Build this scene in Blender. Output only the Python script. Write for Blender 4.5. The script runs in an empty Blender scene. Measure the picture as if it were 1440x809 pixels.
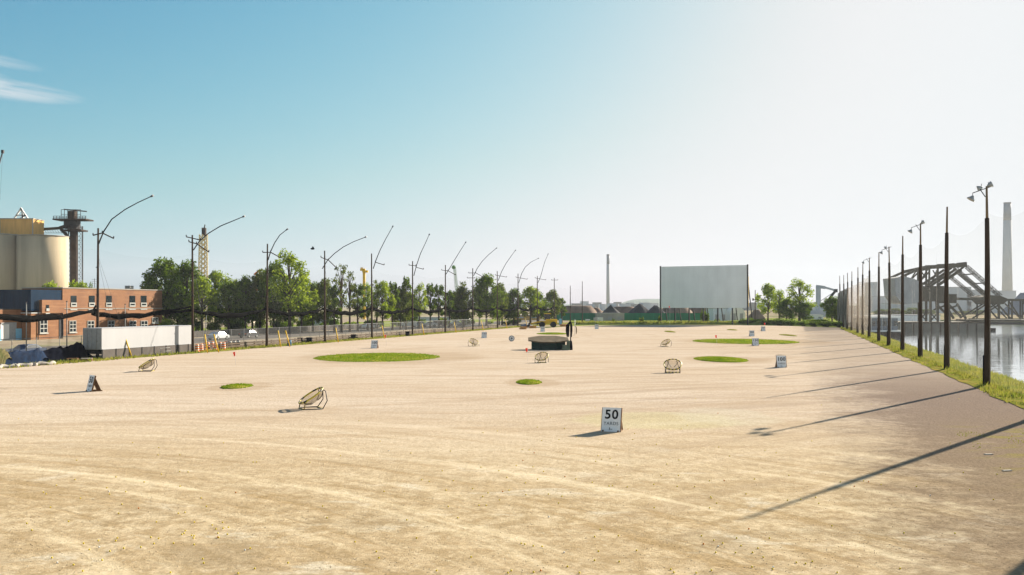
import bpy, math, random
from mathutils import Vector, Matrix, noise

SC = bpy.context.scene
COL = SC.collection
R = math.radians
F, H, HY, CX = 1356.0, 6.0, 430.0, 720.0

# ---------------------------------------------------------------- camera
cam_d = bpy.data.cameras.new('camera')
cam = bpy.data.objects.new('camera', cam_d); COL.objects.link(cam)
cam.location = (0, 0, H); cam.rotation_euler = (R(90), 0, 0)
cam_d.sensor_width = 36; cam_d.lens = 36 * F / 1440
cam_d.shift_y = 25.5 / 1440
cam_d.clip_start = 0.3; cam_d.clip_end = 30000
SC.camera = cam

# ---------------------------------------------------------------- light
SUN_EL, SUN_AZ = R(22.5), R(41.3)          # azimuth from +Y towards +X
w = bpy.data.worlds.new('World'); SC.world = w; w.use_nodes = True
nt = w.node_tree; nt.nodes.clear()
def WN(t, **k):
    n = nt.nodes.new(t)
    for a, b in k.items(): setattr(n, a, b)
    return n
sky = WN('ShaderNodeTexSky', sky_type='NISHITA', sun_disc=False, sun_elevation=SUN_EL, sun_rotation=SUN_AZ,
         altitude=0, air_density=1.0, dust_density=1.6, ozone_density=1.0)
bg = WN('ShaderNodeBackground'); wo = WN('ShaderNodeOutputWorld')
bg.inputs[1].default_value = 0.1
EXPO = 1.6; SKY_K = 10 / 2 ** EXPO
# thin cirrus streaks low in the west, given by direction
tc = WN('ShaderNodeTexCoord'); sep = WN('ShaderNodeSeparateXYZ')
nt.links.new(tc.outputs['Generated'], sep.inputs[0])
def WM(op, a, b=None, clamp=False):
    n = WN('ShaderNodeMath', operation=op, use_clamp=clamp)
    for i, x in enumerate((a, b)):
        if x is None: continue
        if isinstance(x, (int, float)): n.inputs[i].default_value = x
        else: nt.links.new(x, n.inputs[i])
    return n.outputs[0]
az = WM('ARCTAN2', sep.outputs[0], sep.outputs[1])
el = WM('ARCSINE', sep.outputs[2])
def blob(a0, e0, ra, re, tilt):
    da = WM('SUBTRACT', az, a0)
    de = WM('SUBTRACT', WM('SUBTRACT', el, e0), WM('MULTIPLY', da, tilt))
    q = WM('ADD', WM('POWER', WM('ABSOLUTE', WM('DIVIDE', da, ra)), 2.0), WM('POWER', WM('ABSOLUTE', WM('DIVIDE', de, re)), 2.0))
    return WM('SUBTRACT', 1.0, q, True)
b1 = blob(-0.492, 0.1965, 0.078, 0.0105, -0.05)
b2 = blob(-0.500, 0.2215, 0.052, 0.0062, -0.10)
b3 = blob(-0.512, 0.2095, 0.040, 0.006, -0.15)
cmb = WN('ShaderNodeCombineXYZ')
nt.links.new(WM('MULTIPLY', az, 14.0), cmb.inputs[0]); nt.links.new(WM('MULTIPLY', WM('ADD', el, WM('MULTIPLY', az, 0.10)), 150.0), cmb.inputs[1])
nz = WN('ShaderNodeTexNoise'); nz.inputs['Scale'].default_value = 1.6; nz.inputs['Detail'].default_value = 5
nz.inputs['Distortion'].default_value = 0.6
nt.links.new(cmb.outputs[0], nz.inputs['Vector'])
tex = WM('MULTIPLY', WM('SUBTRACT', nz.outputs[0], 0.26, True), 3.2, True)
cl = WM('MULTIPLY', WM('ADD', WM('ADD', b1, WM('MULTIPLY', b2, 0.55)), WM('MULTIPLY', b3, 0.35), True), tex, True)
cl = WM('MULTIPLY', cl, 0.80)
# photographic response of the sky: each channel rolls off softly towards the sun instead of clipping
sr = WN('ShaderNodeSeparateColor'); nt.links.new(sky.outputs[0], sr.inputs[0])
def roll(x, c0, t0, gam, top):
    q = WM('MULTIPLY', WM('POWER', WM('DIVIDE', x, c0), gam), -t0)
    return WM('MULTIPLY', WM('SUBTRACT', 1.0, WM('EXPONENT', q)), top * SKY_K)
cc = WN('ShaderNodeCombineColor')
nt.links.new(roll(sr.outputs[0], 2.26, .138, 2.0, .87), cc.inputs[0])
nt.links.new(roll(sr.outputs[1], 3.17, .545, 1.45, .895), cc.inputs[1])
nt.links.new(roll(WM('MAXIMUM', sr.outputs[2], WM('MULTIPLY', sr.outputs[1], 1.03)), 4.3, .93, 1.27, .91), cc.inputs[2])
mx = WN('ShaderNodeMix', data_type='RGBA')
nt.links.new(cl, mx.inputs[0]); nt.links.new(cc.outputs[0], mx.inputs[6]); mx.inputs[7].default_value = (.70 * SKY_K, .76 * SKY_K, .80 * SKY_K, 1)
rear_fill = WN('ShaderNodeMapRange', interpolation_type='SMOOTHSTEP'); rear_fill.clamp = True  # pale fill light added to the unseen sky behind the camera, lifting shadows
nt.links.new(sep.outputs[1], rear_fill.inputs[0])
for i_, v_ in zip((1, 2, 3, 4), (.15, -.45, 0, 1)): rear_fill.inputs[i_].default_value = v_
mv = WN('ShaderNodeMix', data_type='RGBA'); nt.links.new(WM('MULTIPLY', rear_fill.outputs[0], .28), mv.inputs[0])
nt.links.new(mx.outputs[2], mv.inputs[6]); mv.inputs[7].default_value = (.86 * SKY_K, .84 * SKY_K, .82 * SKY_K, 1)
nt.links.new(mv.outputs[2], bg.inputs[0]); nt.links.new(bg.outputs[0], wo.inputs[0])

sd = bpy.data.lights.new('sun', 'SUN'); sd.energy = 5.0; sd.angle = R(0.5); sd.color = (1.0, 0.90, 0.75)
sun = bpy.data.objects.new('sun', sd); COL.objects.link(sun)
sdir = Vector((math.sin(SUN_AZ) * math.cos(SUN_EL), math.cos(SUN_AZ) * math.cos(SUN_EL), math.sin(SUN_EL)))
sun.rotation_euler = sdir.to_track_quat('Z', 'Y').to_euler(); sun.location = (60, 60, 80)
SC.view_settings.view_transform = 'Standard'; SC.view_settings.look = 'None'
SC.view_settings.exposure = EXPO; SC.view_settings.gamma = 1.0
SC.cycles.transparent_max_bounces = 48; SC.cycles.max_bounces = 8; SC.cycles.use_denoising = True
SC.cycles.volume_bounces = 0

# ---------------------------------------------------------------- geometry helpers
TH = math.atan(0.287)
UD = Vector((math.sin(TH), math.cos(TH), 0)); VD = Vector((math.cos(TH), -math.sin(TH), 0))
def uv(u, v, z=0): 
    p = UD * u + VD * v; return Vector((p.x, p.y, z))
def G(px, py, z=0):                      # ground point under a photo pixel
    D = (H - z) * F / (py - HY); return Vector(((px - CX) * D / F, D, z))
def Q(px, py, D): return Vector(((px - CX) * D / F, D, H - (py - HY) * D / F))
def line_pt(px, a, z=0):                 # on the line X = -a + .287 D
    D = a / (0.287 - (px - CX) / F); return Vector(((px - CX) * D / F, D, z))
ORD = ['first', 'second', 'third', 'fourth', 'fifth', 'sixth', 'seventh', 'eighth', 'ninth', 'tenth', 'eleventh', 'twelfth',
       'thirteenth', 'fourteenth', 'fifteenth', 'sixteenth', 'seventeenth', 'eighteenth', 'nineteenth', 'twentieth',
       'twenty-first', 'twenty-second', 'twenty-third', 'twenty-fourth', 'twenty-fifth', 'twenty-sixth', 'twenty-seventh',
       'twenty-eighth', 'twenty-ninth', 'thirtieth', 'thirty-first', 'thirty-second', 'thirty-third', 'thirty-fourth', 'thirty-fifth',
       'thirty-sixth', 'thirty-seventh', 'thirty-eighth', 'thirty-ninth', 'fortieth', 'forty-first', 'forty-second', 'forty-third', 'forty-fourth', 'forty-fifth', 'forty-sixth', 'forty-seventh', 'forty-eighth', 'forty-ninth', 'fiftieth']

class MB:
    def __init__(s): s.v = []; s.f = []; s.sm = []
    def add(s, vs, fs, smooth=False):
        o = len(s.v); s.v += [tuple(p) for p in vs]
        s.f += [tuple(i + o for i in f) for f in fs]; s.sm += [smooth] * len(fs); return s
    def box(s, c, d, M=None):
        x, y, z = d[0] / 2, d[1] / 2, d[2] / 2
        vs = [Vector((c[0] + a * x, c[1] + b * y, c[2] + e * z)) for a in (-1, 1) for b in (-1, 1) for e in (-1, 1)]
        if M: vs = [M @ p for p in vs]
        return s.add(vs, [(0, 1, 3, 2), (4, 6, 7, 5), (0, 4, 5, 1), (2, 3, 7, 6), (0, 2, 6, 4), (1, 5, 7, 3)])
    def beam(s, p, q, wd, ht=None):
        p = Vector(p); q = Vector(q); ht = ht or wd; d = (q - p); L = d.length
        if L < 1e-6: return s
        M = Matrix.Translation((p + q) / 2) @ d.to_track_quat('X', 'Z').to_matrix().to_4x4()
        return s.box((0, 0, 0), (L, wd, ht), M)
    def tube(s, pts, rs, n=8, caps=True, closed=False):
        pts = [Vector(p) for p in pts]; m = len(pts)
        if isinstance(rs, (int, float)): rs = [rs] * m
        vs = []; prev = None
        for i, p in enumerate(pts):
            if closed: t = (pts[(i + 1) % m] - pts[i - 1])
            else: t = (pts[min(i + 1, m - 1)] - pts[max(i - 1, 0)])
            t.normalize()
            ref = prev if prev is not None else (Vector((0, 0, 1)) if abs(t.z) < .9 else Vector((1, 0, 0)))
            a = (ref - t * ref.dot(t))
            if a.length < 1e-5: a = t.orthogonal()
            a.normalize(); prev = a; b = t.cross(a)
            vs += [p + (a * math.cos(2 * math.pi * k / n) + b * math.sin(2 * math.pi * k / n)) * rs[i] for k in range(n)]
        fs = []
        for i in range(m if closed else m - 1):
            j = (i + 1) % m
            for k in range(n):
                l = (k + 1) % n; fs.append((i * n + k, i * n + l, j * n + l, j * n + k))
        s.add(vs, fs, True)
        if caps and not closed:
            o = len(s.v) - len(vs)
            s.f.append(tuple(o + k for k in range(n))[::-1]); s.sm.append(False)
            s.f.append(tuple(o + (m - 1) * n + k for k in range(n))); s.sm.append(False)
        return s
    def cyl(s, c, r, h, n=16, r2=None): 
        c = Vector(c); return s.tube([c, c + Vector((0, 0, h))], [r, r if r2 is None else r2], n)
    def prism(s, poly, z0, z1):
        n = len(poly); vs = [(p[0], p[1], z0) for p in poly] + [(p[0], p[1], z1) for p in poly]
        fs = [tuple(range(n))[::-1], tuple(range(n, 2 * n))] + [(i, (i + 1) % n, n + (i + 1) % n, n + i) for i in range(n)]
        return s.add(vs, fs)
    def sweep(s, poly, d):              # polygon of 3D points pushed along d
        n = len(poly); d = Vector(d); vs = [Vector(p) for p in poly] + [Vector(p) + d for p in poly]
        return s.add(vs, [tuple(range(n))[::-1], tuple(range(n, 2 * n))] + [(i, (i + 1) % n, n + (i + 1) % n, n + i) for i in range(n)])
    def ball(s, c, r, n=8, m=6, sc=(1, 1, 1)):
        vs = []; fs = []; c = Vector(c)
        for i in range(m + 1):
            t = math.pi * i / m
            for k in range(n):
                a = 2 * math.pi * k / n
                vs.append(c + Vector((math.sin(t) * math.cos(a) * sc[0], math.sin(t) * math.sin(a) * sc[1], math.cos(t) * sc[2])) * r)
        for i in range(m):
            for k in range(n):
                l = (k + 1) % n; fs.append((i * n + k, (i + 1) * n + k, (i + 1) * n + l, i * n + l))
        return s.add(vs, fs, True)
    def build(s, name, mat, parent=None, world=False, M=None):
        off = parent.location if (parent is not None and world) else Vector((0, 0, 0))
        vs = [Vector(p) - off for p in s.v]
        if M: vs = [M @ p for p in vs]
        me = bpy.data.meshes.new(name); me.from_pydata([tuple(p) for p in vs], [], s.f); me.materials.append(mat)
        me.polygons.foreach_set('use_smooth', s.sm); me.update()
        o = bpy.data.objects.new(name, me); COL.objects.link(o)
        if parent is not None: o.parent = parent
        return o

def tag(o, label, cat, group=None, kind=None):
    o['label'] = label; o['category'] = cat
    if group: o['group'] = group
    if kind: o['kind'] = kind
    return o
def struct(o): o['kind'] = 'structure'; return o
def thing(name, label, cat, loc=(0, 0, 0), rz=0, group=None):
    o = bpy.data.objects.new(name, None); COL.objects.link(o); o.location = loc; o.rotation_euler = (0, 0, rz)
    o.empty_display_size = .3
    return tag(o, label, cat, group)
def dup(root, loc, rz=0, sc=None, label=None, group=None):
    r = root.copy(); COL.objects.link(r); r.location = loc; r.rotation_euler = (0, 0, rz)
    if sc: r.scale = sc
    if label: r['label'] = label
    if group: r['group'] = group
    for ch in list(root.children):
        c = ch.copy(); COL.objects.link(c); c.parent = r
        for g in list(ch.children):
            e = g.copy(); COL.objects.link(e); e.parent = c
    return r

# ---------------------------------------------------------------- materials
def mat(name, col, rough=.8, metal=0, var=0.15, scale=3.0, bump=0, bscale=None, alpha=None, spec=.08, col2=None, stretch=None, trans=0):
    m = bpy.data.materials.new(name); m.use_nodes = True; t = m.node_tree; n = t.nodes; L = t.links
    p = n['Principled BSDF']; p.inputs['Roughness'].default_value = rough; p.inputs['Metallic'].default_value = metal
    p.inputs['Specular IOR Level'].default_value = spec
    co = n.new('ShaderNodeTexCoord'); vec = co.outputs['Object']
    if stretch:
        mp = n.new('ShaderNodeMapping'); mp.inputs['Scale'].default_value = stretch; L.new(vec, mp.inputs[0]); vec = mp.outputs[0]
    nz = n.new('ShaderNodeTexNoise'); nz.inputs['Scale'].default_value = scale; nz.inputs['Detail'].default_value = 5
    L.new(vec, nz.inputs['Vector'])
    mr = n.new('ShaderNodeMapRange'); mr.inputs[1].default_value = .3; mr.inputs[2].default_value = .7
    L.new(nz.outputs[0], mr.inputs[0])
    mx = n.new('ShaderNodeMix'); mx.data_type = 'RGBA'
    L.new(mr.outputs[0], mx.inputs[0])
    c2 = col2 or tuple(min(1, c * (1 + var)) for c in col); c1 = col if col2 else tuple(c * (1 - var) for c in col)
    mx.inputs[6].default_value = (*c1, 1); mx.inputs[7].default_value = (*c2, 1)
    L.new(mx.outputs[2], p.inputs['Base Color'])
    if bump:
        nb = n.new('ShaderNodeTexNoise'); nb.inputs['Scale'].default_value = bscale or scale * 4; nb.inputs['Detail'].default_value = 4
        L.new(vec, nb.inputs['Vector'])
        b = n.new('ShaderNodeBump'); b.inputs['Strength'].default_value = bump; b.inputs['Distance'].default_value = .1
        L.new(nb.outputs[0], b.inputs['Height']); L.new(b.outputs[0], p.inputs['Normal'])
    out = n['Material Output']; sh = p.outputs[0]
    if trans:
        tr = n.new('ShaderNodeBsdfTranslucent'); L.new(mx.outputs[2], tr.inputs[0])
        ms = n.new('ShaderNodeMixShader'); ms.inputs[0].default_value = trans
        L.new(sh, ms.inputs[1]); L.new(tr.outputs[0], ms.inputs[2]); sh = ms.outputs[0]
    if alpha is not None:
        tp = n.new('ShaderNodeBsdfTransparent'); ms = n.new('ShaderNodeMixShader'); ms.inputs[0].default_value = alpha
        L.new(tp.outputs[0], ms.inputs[1]); L.new(sh, ms.inputs[2]); sh = ms.outputs[0]
    L.new(sh, out.inputs[0])
    return m

class NG:   # small node-graph writer for the bigger materials
    def __init__(s, name):
        s.m = bpy.data.materials.new(name); s.m.use_nodes = True; s.t = s.m.node_tree; s.n = s.t.nodes; s.L = s.t.links
        s.p = s.n['Principled BSDF']; s.co = s.n.new('ShaderNodeTexCoord').outputs['Object']
    def _in(s, sock, x):
        if isinstance(x, (int, float)): sock.default_value = x
        elif isinstance(x, tuple): sock.default_value = x if len(x) == len(sock.default_value) else (*x, 1)
        else: s.L.new(x, sock)
    def math(s, op, a, b=0, clamp=False):
        q = s.n.new('ShaderNodeMath'); q.operation = op; q.use_clamp = clamp
        s._in(q.inputs[0], a); s._in(q.inputs[1], b); return q.outputs[0]
    def mix(s, f, a, b, mode='MIX'):
        q = s.n.new('ShaderNodeMix'); q.data_type = 'RGBA'; q.blend_type = mode
        s._in(q.inputs[0], f); s._in(q.inputs[6], a); s._in(q.inputs[7], b); return q.outputs[2]
    def noise(s, scale, detail=4, vec=None, dist=0, rough=.5):
        q = s.n.new('ShaderNodeTexNoise'); q.inputs['Scale'].default_value = scale; q.inputs['Detail'].default_value = detail
        q.inputs['Distortion'].default_value = dist; q.inputs['Roughness'].default_value = rough
        s.L.new(vec or s.co, q.inputs['Vector']); return q.outputs[0]
    def maps(s, scale=(1, 1, 1), rot=(0, 0, 0), loc=(0, 0, 0)):
        q = s.n.new('ShaderNodeMapping'); q.inputs['Scale'].default_value = scale; q.inputs['Rotation'].default_value = rot
        q.inputs['Location'].default_value = loc; s.L.new(s.co, q.inputs[0]); return q.outputs[0]
    def rng(s, x, a, b, c=0, d=1, smooth=True):
        q = s.n.new('ShaderNodeMapRange'); q.clamp = True
        if smooth: q.interpolation_type = 'SMOOTHSTEP'
        s._in(q.inputs[0], x)
        for i, v in zip((1, 2, 3, 4), (a, b, c, d)): q.inputs[i].default_value = v
        return q.outputs[0]
    def voro(s, scale, feat='F1', vec=None):
        q = s.n.new('ShaderNodeTexVoronoi'); q.inputs['Scale'].default_value = scale; q.feature = feat
        s.L.new(vec or s.co, q.inputs['Vector']); return q
    def wave(s, scale, vec=None, typ='BANDS', dist=2, dscale=1, detail=2, direction='X'):
        q = s.n.new('ShaderNodeTexWave'); q.wave_type = typ; q.inputs['Scale'].default_value = scale; q.inputs['Distortion'].default_value = dist
        q.inputs['Detail'].default_value = detail; q.inputs['Detail Scale'].default_value = dscale
        if typ == 'BANDS': q.bands_direction = direction
        else: q.rings_direction = 'Z'
        s.L.new(vec or s.co, q.inputs['Vector']); return q.outputs['Fac']
    def xyz(s, vec=None):
        q = s.n.new('ShaderNodeSeparateXYZ'); s.L.new(vec or s.co, q.inputs[0]); return q.outputs
    def bump(s, h, strength=.5, dist=.05):
        q = s.n.new('ShaderNodeBump'); q.inputs['Strength'].default_value = strength; q.inputs['Distance'].default_value = dist
        s._in(q.inputs['Height'], h); s.L.new(q.outputs[0], s.p.inputs['Normal'])
    def color(s, c): s._in(s.p.inputs['Base Color'], c)

# gravel lot ------------------------------------------------------
GREENS = [  # centre px, half width px, near y, far y
    (531, 86, 509.3, 497.0), (333, 20, 547.5, 541.0), (744, 18, 541.5, 535.0), (1013.5, 35, 510.0, 502.5), (1047, 70, 484.3, 477.2),
    (777, 22, 470.9, 468.6), (942, 5.5, 467.8, 466.0), (1029.5, 5, 464.9, 463.8), (1108, 6, 473.2, 470.9)]
def green_geo(g):
    px, hw, y0, y1 = g; d0 = H * F / (y0 - HY); d1 = H * F / (y1 - HY); D = (d0 + d1) / 2
    return (px - CX) * D / F, D, hw * D / F, (d1 - d0) / 2
g = NG('gravel_lot')
X, Y, Z = g.xyz()
vv = g.math('SUBTRACT', g.math('MULTIPLY', X, .961), g.math('MULTIPLY', Y, .276))
n_big = g.noise(.045, 4); n_mid = g.noise(.35, 6, rough=.6); n_fine = g.noise(9, 6, rough=.75)
n_pat = g.noise(1.6, 7, rough=.7)
n_str = g.noise(1.0, 5, g.maps((.05, .42, 1), (0, 0, R(6))), .8, .6)
n_str2 = g.noise(1.0, 5, g.maps((.09, .9, 1), (0, 0, R(-22))), .6, .6)
c = g.mix(g.rng(n_big, .35, .65), (.56, .452, .318), (.62, .52, .385))
c = g.mix(g.math('MULTIPLY', g.rng(n_str, .48, .66), .50), c, (.43, .325, .205))
c = g.mix(g.math('MULTIPLY', g.rng(n_str2, .52, .70), .40), c, (.68, .60, .47))
c = g.mix(g.math('MULTIPLY', g.rng(n_mid, .50, .70), .35), c, (.42, .32, .205))
near = g.rng(Y, 24, 48, 1, 0)
c = g.mix(g.math('MULTIPLY', g.math('MULTIPLY', g.rng(Y, 26, 46, 1, .12), g.rng(n_pat, .42, .60)), .78), c, (.32, .235, .135))
# wheel tracks: long curved streaks round two turning centres, never periodic
def polar(cx, cy, ks, kt):
    dx = g.math('SUBTRACT', X, cx); dy = g.math('SUBTRACT', Y, cy)
    r_ = g.math('SQRT', g.math('ADD', g.math('MULTIPLY', dx, dx), g.math('MULTIPLY', dy, dy)))
    t_ = g.math('ARCTAN2', dy, dx); q = g.n.new('ShaderNodeCombineXYZ')
    g.L.new(g.math('MULTIPLY', g.math('ADD', r_, g.math('MULTIPLY', n_mid, .5)), ks), q.inputs[0]); g.L.new(g.math('MULTIPLY', t_, kt), q.inputs[1]); return q.outputs[0]
pA = g.noise(1, 6, polar(-32, 0, .75, 2.2), 0, .62); pB = g.noise(1, 6, polar(58, -22, .55, 2.6), 0, .62); pC = g.noise(1, 5, polar(-60, 190, .30, 5), 0, .6)
trk = g.math('MULTIPLY', g.rng(pA, .53, .66), g.rng(Y, 30, 60, 1, .25))
trk2 = g.math('MULTIPLY', g.rng(pA, .47, .36), g.rng(Y, 30, 55, 1, .2))
right = g.rng(X, -4, 8)
c = g.mix(g.math('MULTIPLY', g.math('MULTIPLY', g.rng(pB, .52, .64), right), .50), c, (.36, .28, .20))
c = g.mix(g.math('MULTIPLY', g.math('MULTIPLY', g.rng(pB, .46, .36), right), .40), c, (.66, .56, .44))
c = g.mix(g.math('MULTIPLY', g.rng(pC, .55, .66), .50), c, (.40, .30, .19))
# pale chalky scuffs and ribbed tread prints in the foreground
ch = g.math('MULTIPLY', near, g.rng(g.noise(.30, 6, g.maps((1, 1.6, 1), (0, 0, R(35)), (9, 2, 0)), .5, .65), .56, .68))
rib = g.math('MULTIPLY', g.wave(4.2, g.maps((1, 1, 1), (0, 0, R(52))), 'BANDS', 4.0, .9), g.math('MULTIPLY', g.rng(Y, 22, 33, 1, 0), g.rng(g.noise(.26, 4, g.maps(loc=(5, 3, 0))), .52, .64)))
# right side: greyer, darker and mossy towards the near bank
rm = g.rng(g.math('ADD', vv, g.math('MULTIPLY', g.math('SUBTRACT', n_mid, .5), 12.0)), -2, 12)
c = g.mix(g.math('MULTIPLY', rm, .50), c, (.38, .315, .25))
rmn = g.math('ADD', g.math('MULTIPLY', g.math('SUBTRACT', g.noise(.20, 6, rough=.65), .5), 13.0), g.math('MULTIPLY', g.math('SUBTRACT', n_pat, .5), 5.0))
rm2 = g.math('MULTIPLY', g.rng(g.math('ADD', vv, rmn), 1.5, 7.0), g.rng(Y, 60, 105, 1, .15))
moss = g.math('MULTIPLY', g.rng(g.noise(.8, 7, g.maps((.6, 1.4, 1)), 0, .7), .50, .62), g.math('MULTIPLY', g.rng(vv, 6.0, 10), g.rng(Y, 44, 52, 1, 0)))
# algae-tinted patch by the nearest sign, and damp soil round the greens
def ell(cx, cy, rx, ry, soft=.35):
    q = g.math('ADD', g.math('POWER', g.math('ABSOLUTE', g.math('DIVIDE', g.math('SUBTRACT', X, cx), rx)), 2), g.math('POWER', g.math('ABSOLUTE', g.math('DIVIDE', g.math('SUBTRACT', Y, cy), ry)), 2))
    q = g.math('ADD', q, g.math('MULTIPLY', g.math('SUBTRACT', n_mid, .5), 1.6))
    return g.rng(q, 1 - soft, 1 + soft, 1, 0)
e = ell(7.7, 50.5, 4.2, 3.9); c = g.mix(g.math('MULTIPLY', e, .40), c, (.56, .54, .27))
e = ell(11.5, 52, 2.6, 4.2); c = g.mix(g.math('MULTIPLY', e, .45), c, (.58, .54, .40))
for gg in GREENS[:5]:
    x, y, rx, ry = green_geo(gg); e = ell(x + rx * .25, y, rx * 1.35 + .8, ry * 1.25 + 1.2)
    c = g.mix(g.math('MULTIPLY', e, .50), c, (.36, .26, .15))
c = g.mix(g.rng(n_fine, .35, .70, 0, .34), c, (.32, .25, .16))
peb = g.voro(11); pv = g.rng(peb.outputs['Color'], .80, .95)
c = g.mix(g.math('MULTIPLY', pv, .30), c, (.68, .62, .52))
grain = g.noise(5.0, 8, rough=.8)
c = g.mix(g.rng(grain, .42, .62, .42, 0), c, (.27, .20, .12))
c = g.mix(g.math('MULTIPLY', g.math('GREATER_THAN', g.noise(22, 2), .66), g.rng(Y, 30, 60, .6, .0)), c, (.20, .15, .095))
late_grain = g.rng(n_fine, .40, .66)
c = g.mix(g.math('MULTIPLY', trk, .34), c, (.80, .70, .53))
c = g.mix(g.math('MULTIPLY', trk2, .62), c, g.mix(late_grain, (.36, .26, .14), (.20, .14, .08)))
c = g.mix(g.math('MULTIPLY', ch, .55), c, g.mix(late_grain, (.70, .66, .58), (.38, .34, .28)))
c = g.mix(g.math('MULTIPLY', rib, .45), c, (.24, .19, .13))
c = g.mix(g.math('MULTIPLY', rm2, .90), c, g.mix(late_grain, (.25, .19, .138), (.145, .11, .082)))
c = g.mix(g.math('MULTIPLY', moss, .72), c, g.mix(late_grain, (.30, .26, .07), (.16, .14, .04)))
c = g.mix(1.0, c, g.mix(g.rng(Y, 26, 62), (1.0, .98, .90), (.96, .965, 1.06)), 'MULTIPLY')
g.color(c); g.p.inputs['Roughness'].default_value = 1; g.p.inputs['Specular IOR Level'].default_value = 0
h = g.math('ADD', g.math('MULTIPLY', n_fine, .35), g.math('ADD', g.math('MULTIPLY', n_pat, .6), g.math('MULTIPLY', n_mid, 1.2)))
h = g.math('ADD', h, g.math('ADD', g.math('MULTIPLY', trk2, -.12), g.math('ADD', g.math('MULTIPLY', rib, .4), g.math('MULTIPLY', grain, .5))))
g.bump(h, .55, .10)
M_LOT = g.m

g = NG('scrub_ground')
n1 = g.noise(.03, 5); n2 = g.noise(.25, 6, rough=.65)
c = g.mix(g.rng(n2, .35, .65), (.25, .20, .14), (.34, .28, .20))
c = g.mix(g.rng(n1, .48, .60), c, (.13, .15, .05))
g.color(c); g.p.inputs['Roughness'].default_value = .95; g.p.inputs['Specular IOR Level'].default_value = 0; M_GROUND = g.m
def grass_mat(name, a, b, dry, amt=.5):
    g = NG(name); n1 = g.noise(.5, 6, rough=.7); n2 = g.noise(4, 5, rough=.7)
    c = g.mix(g.rng(n2, .35, .65), a, b); c = g.mix(g.math('MULTIPLY', g.rng(n1, .45, .62), amt), c, dry)
    g.color(c); g.p.inputs['Roughness'].default_value = .9; g.p.inputs['Specular IOR Level'].default_value = .15; g.bump(n2, .7, .12); g.p.inputs['Specular IOR Level'].default_value = 0
    return g.m
M_VERGE = grass_mat('verge_grass', (.15, .17, .03), (.20, .20, .04), (.33, .23, .07), .85)
M_TURF = grass_mat('mown_turf', (.075, .130, .008), (.145, .20, .012), (.30, .25, .05), .8)
M_FIELD = grass_mat('field_grass', (.13, .17, .035), (.20, .24, .05), (.30, .28, .10), .5)
M_BLADE = mat('grass_blades', (.13, .17, .02), .8, var=0, scale=.3, col2=(.30, .27, .05), trans=.4, spec=.05)
M_BLADE2 = mat('turf_blades', (.08, .15, .006), .9, var=0, scale=.8, col2=(.24, .28, .02), trans=.4, spec=0)
M_ROAD = mat('asphalt', (.10, .088, .078), .9, var=.12, scale=.6)
M_DIRT = mat('sandy_dirt', (.25, .20, .14), .95, var=.3, scale=.15)
g = NG('canal_water')
g.color((.80, .87, .88)); g.p.inputs['Metallic'].default_value = .9; g.p.inputs['Roughness'].default_value = .05; g.p.inputs['Specular IOR Level'].default_value = 1.0
hw = g.math('ADD', g.math('MULTIPLY', g.noise(.9, 2, g.maps((.5, 1.3, 1), (0, 0, R(8))), .3), .35), g.noise(.32, 2, g.maps((.35, 1.2, 1), (0, 0, R(5))), .4))
g.bump(hw, .2, .22); M_WATER = g.m
M_WOOD = mat('weathered_pole', (.055, .036, .024), .85, var=.35, scale=1.4, stretch=(3, 3, .35), bump=.4)
M_WOODL = mat('pale_pole_top', (.22, .15, .09), .85, var=.3, scale=1.4, stretch=(3, 3, .35))
M_DARK = mat('dark_metal', (.035, .035, .038), .55, .3, var=.2)
M_BLACK = mat('black_net_cloth', (.006, .007, .012), 1, var=.4, scale=1.5, spec=0)
M_SWAG = mat('rolled_black_net', (.008, .008, .008), 1, var=.4, scale=1.5, alpha=.95, spec=0)
M_STEEL = mat('galvanised', (.24, .24, .23), .65, .2, var=.12)
M_LAMP = mat('lamp_housing', (.34, .34, .33), .5, .2, var=.1)
M_NET_R = mat('pale_net', (.42, .40, .37), .9, var=.08, scale=.2, alpha=.085, trans=.5)
M_NET_D = mat('gathered_net', (.40, .33, .26), .9, var=.15, scale=.5, alpha=.10, trans=.3)
M_NET_L = mat('thin_dark_net', (.25, .26, .26), .9, var=.1, scale=.2, alpha=.022, trans=.3)
M_CHAIN = mat('chain_link', (.22, .22, .21), .7, .3, var=.1, alpha=.13)
M_YEL = mat('yellow_plastic', (.68, .42, .02), .5, var=.12)
M_LEAF = [mat('leaf_dark', (.012, .030, .004), .8, var=0, scale=.75, col2=(.18, .27, .016), trans=.4, spec=.05),
          mat('leaf_bright', (.045, .10, .008), .8, var=0, scale=.75, col2=(.38, .46, .028), trans=.5, spec=.05),
          mat('leaf_olive', (.022, .042, .006), .8, var=0, scale=.75, col2=(.20, .24, .025), trans=.4, spec=.05)]
M_BARK = mat('bark', (.075, .055, .04), .95, var=.3, scale=2)
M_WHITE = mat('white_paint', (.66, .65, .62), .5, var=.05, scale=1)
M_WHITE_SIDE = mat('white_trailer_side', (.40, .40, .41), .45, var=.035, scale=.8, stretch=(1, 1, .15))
M_SIGN = mat('sign_white', (.80, .81, .80), .55, var=.06, scale=4)
M_INK = mat('black_ink', (.012, .012, .014), .6, var=.2)
M_WORN = mat('worn_ink', (.16, .17, .18), .7, var=.5, scale=30)
M_PLY = mat('brown_plywood', (.16, .09, .045), .85, var=.3, scale=4)
M_GREY = mat('grey_sheet', (.30, .30, .30), .6, var=.1)
M_RED = mat('red_flag_cloth', (.75, .10, .05), .8, var=.1, trans=.4)
M_CONC = mat('concrete', (.34, .31, .27), .9, var=.14, scale=.5, stretch=(1, 1, .3), bump=.1)
M_SILO = mat('silo_concrete', (.46, .37, .25), .9, var=.17, scale=.5, stretch=(1, 1, .07))
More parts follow.
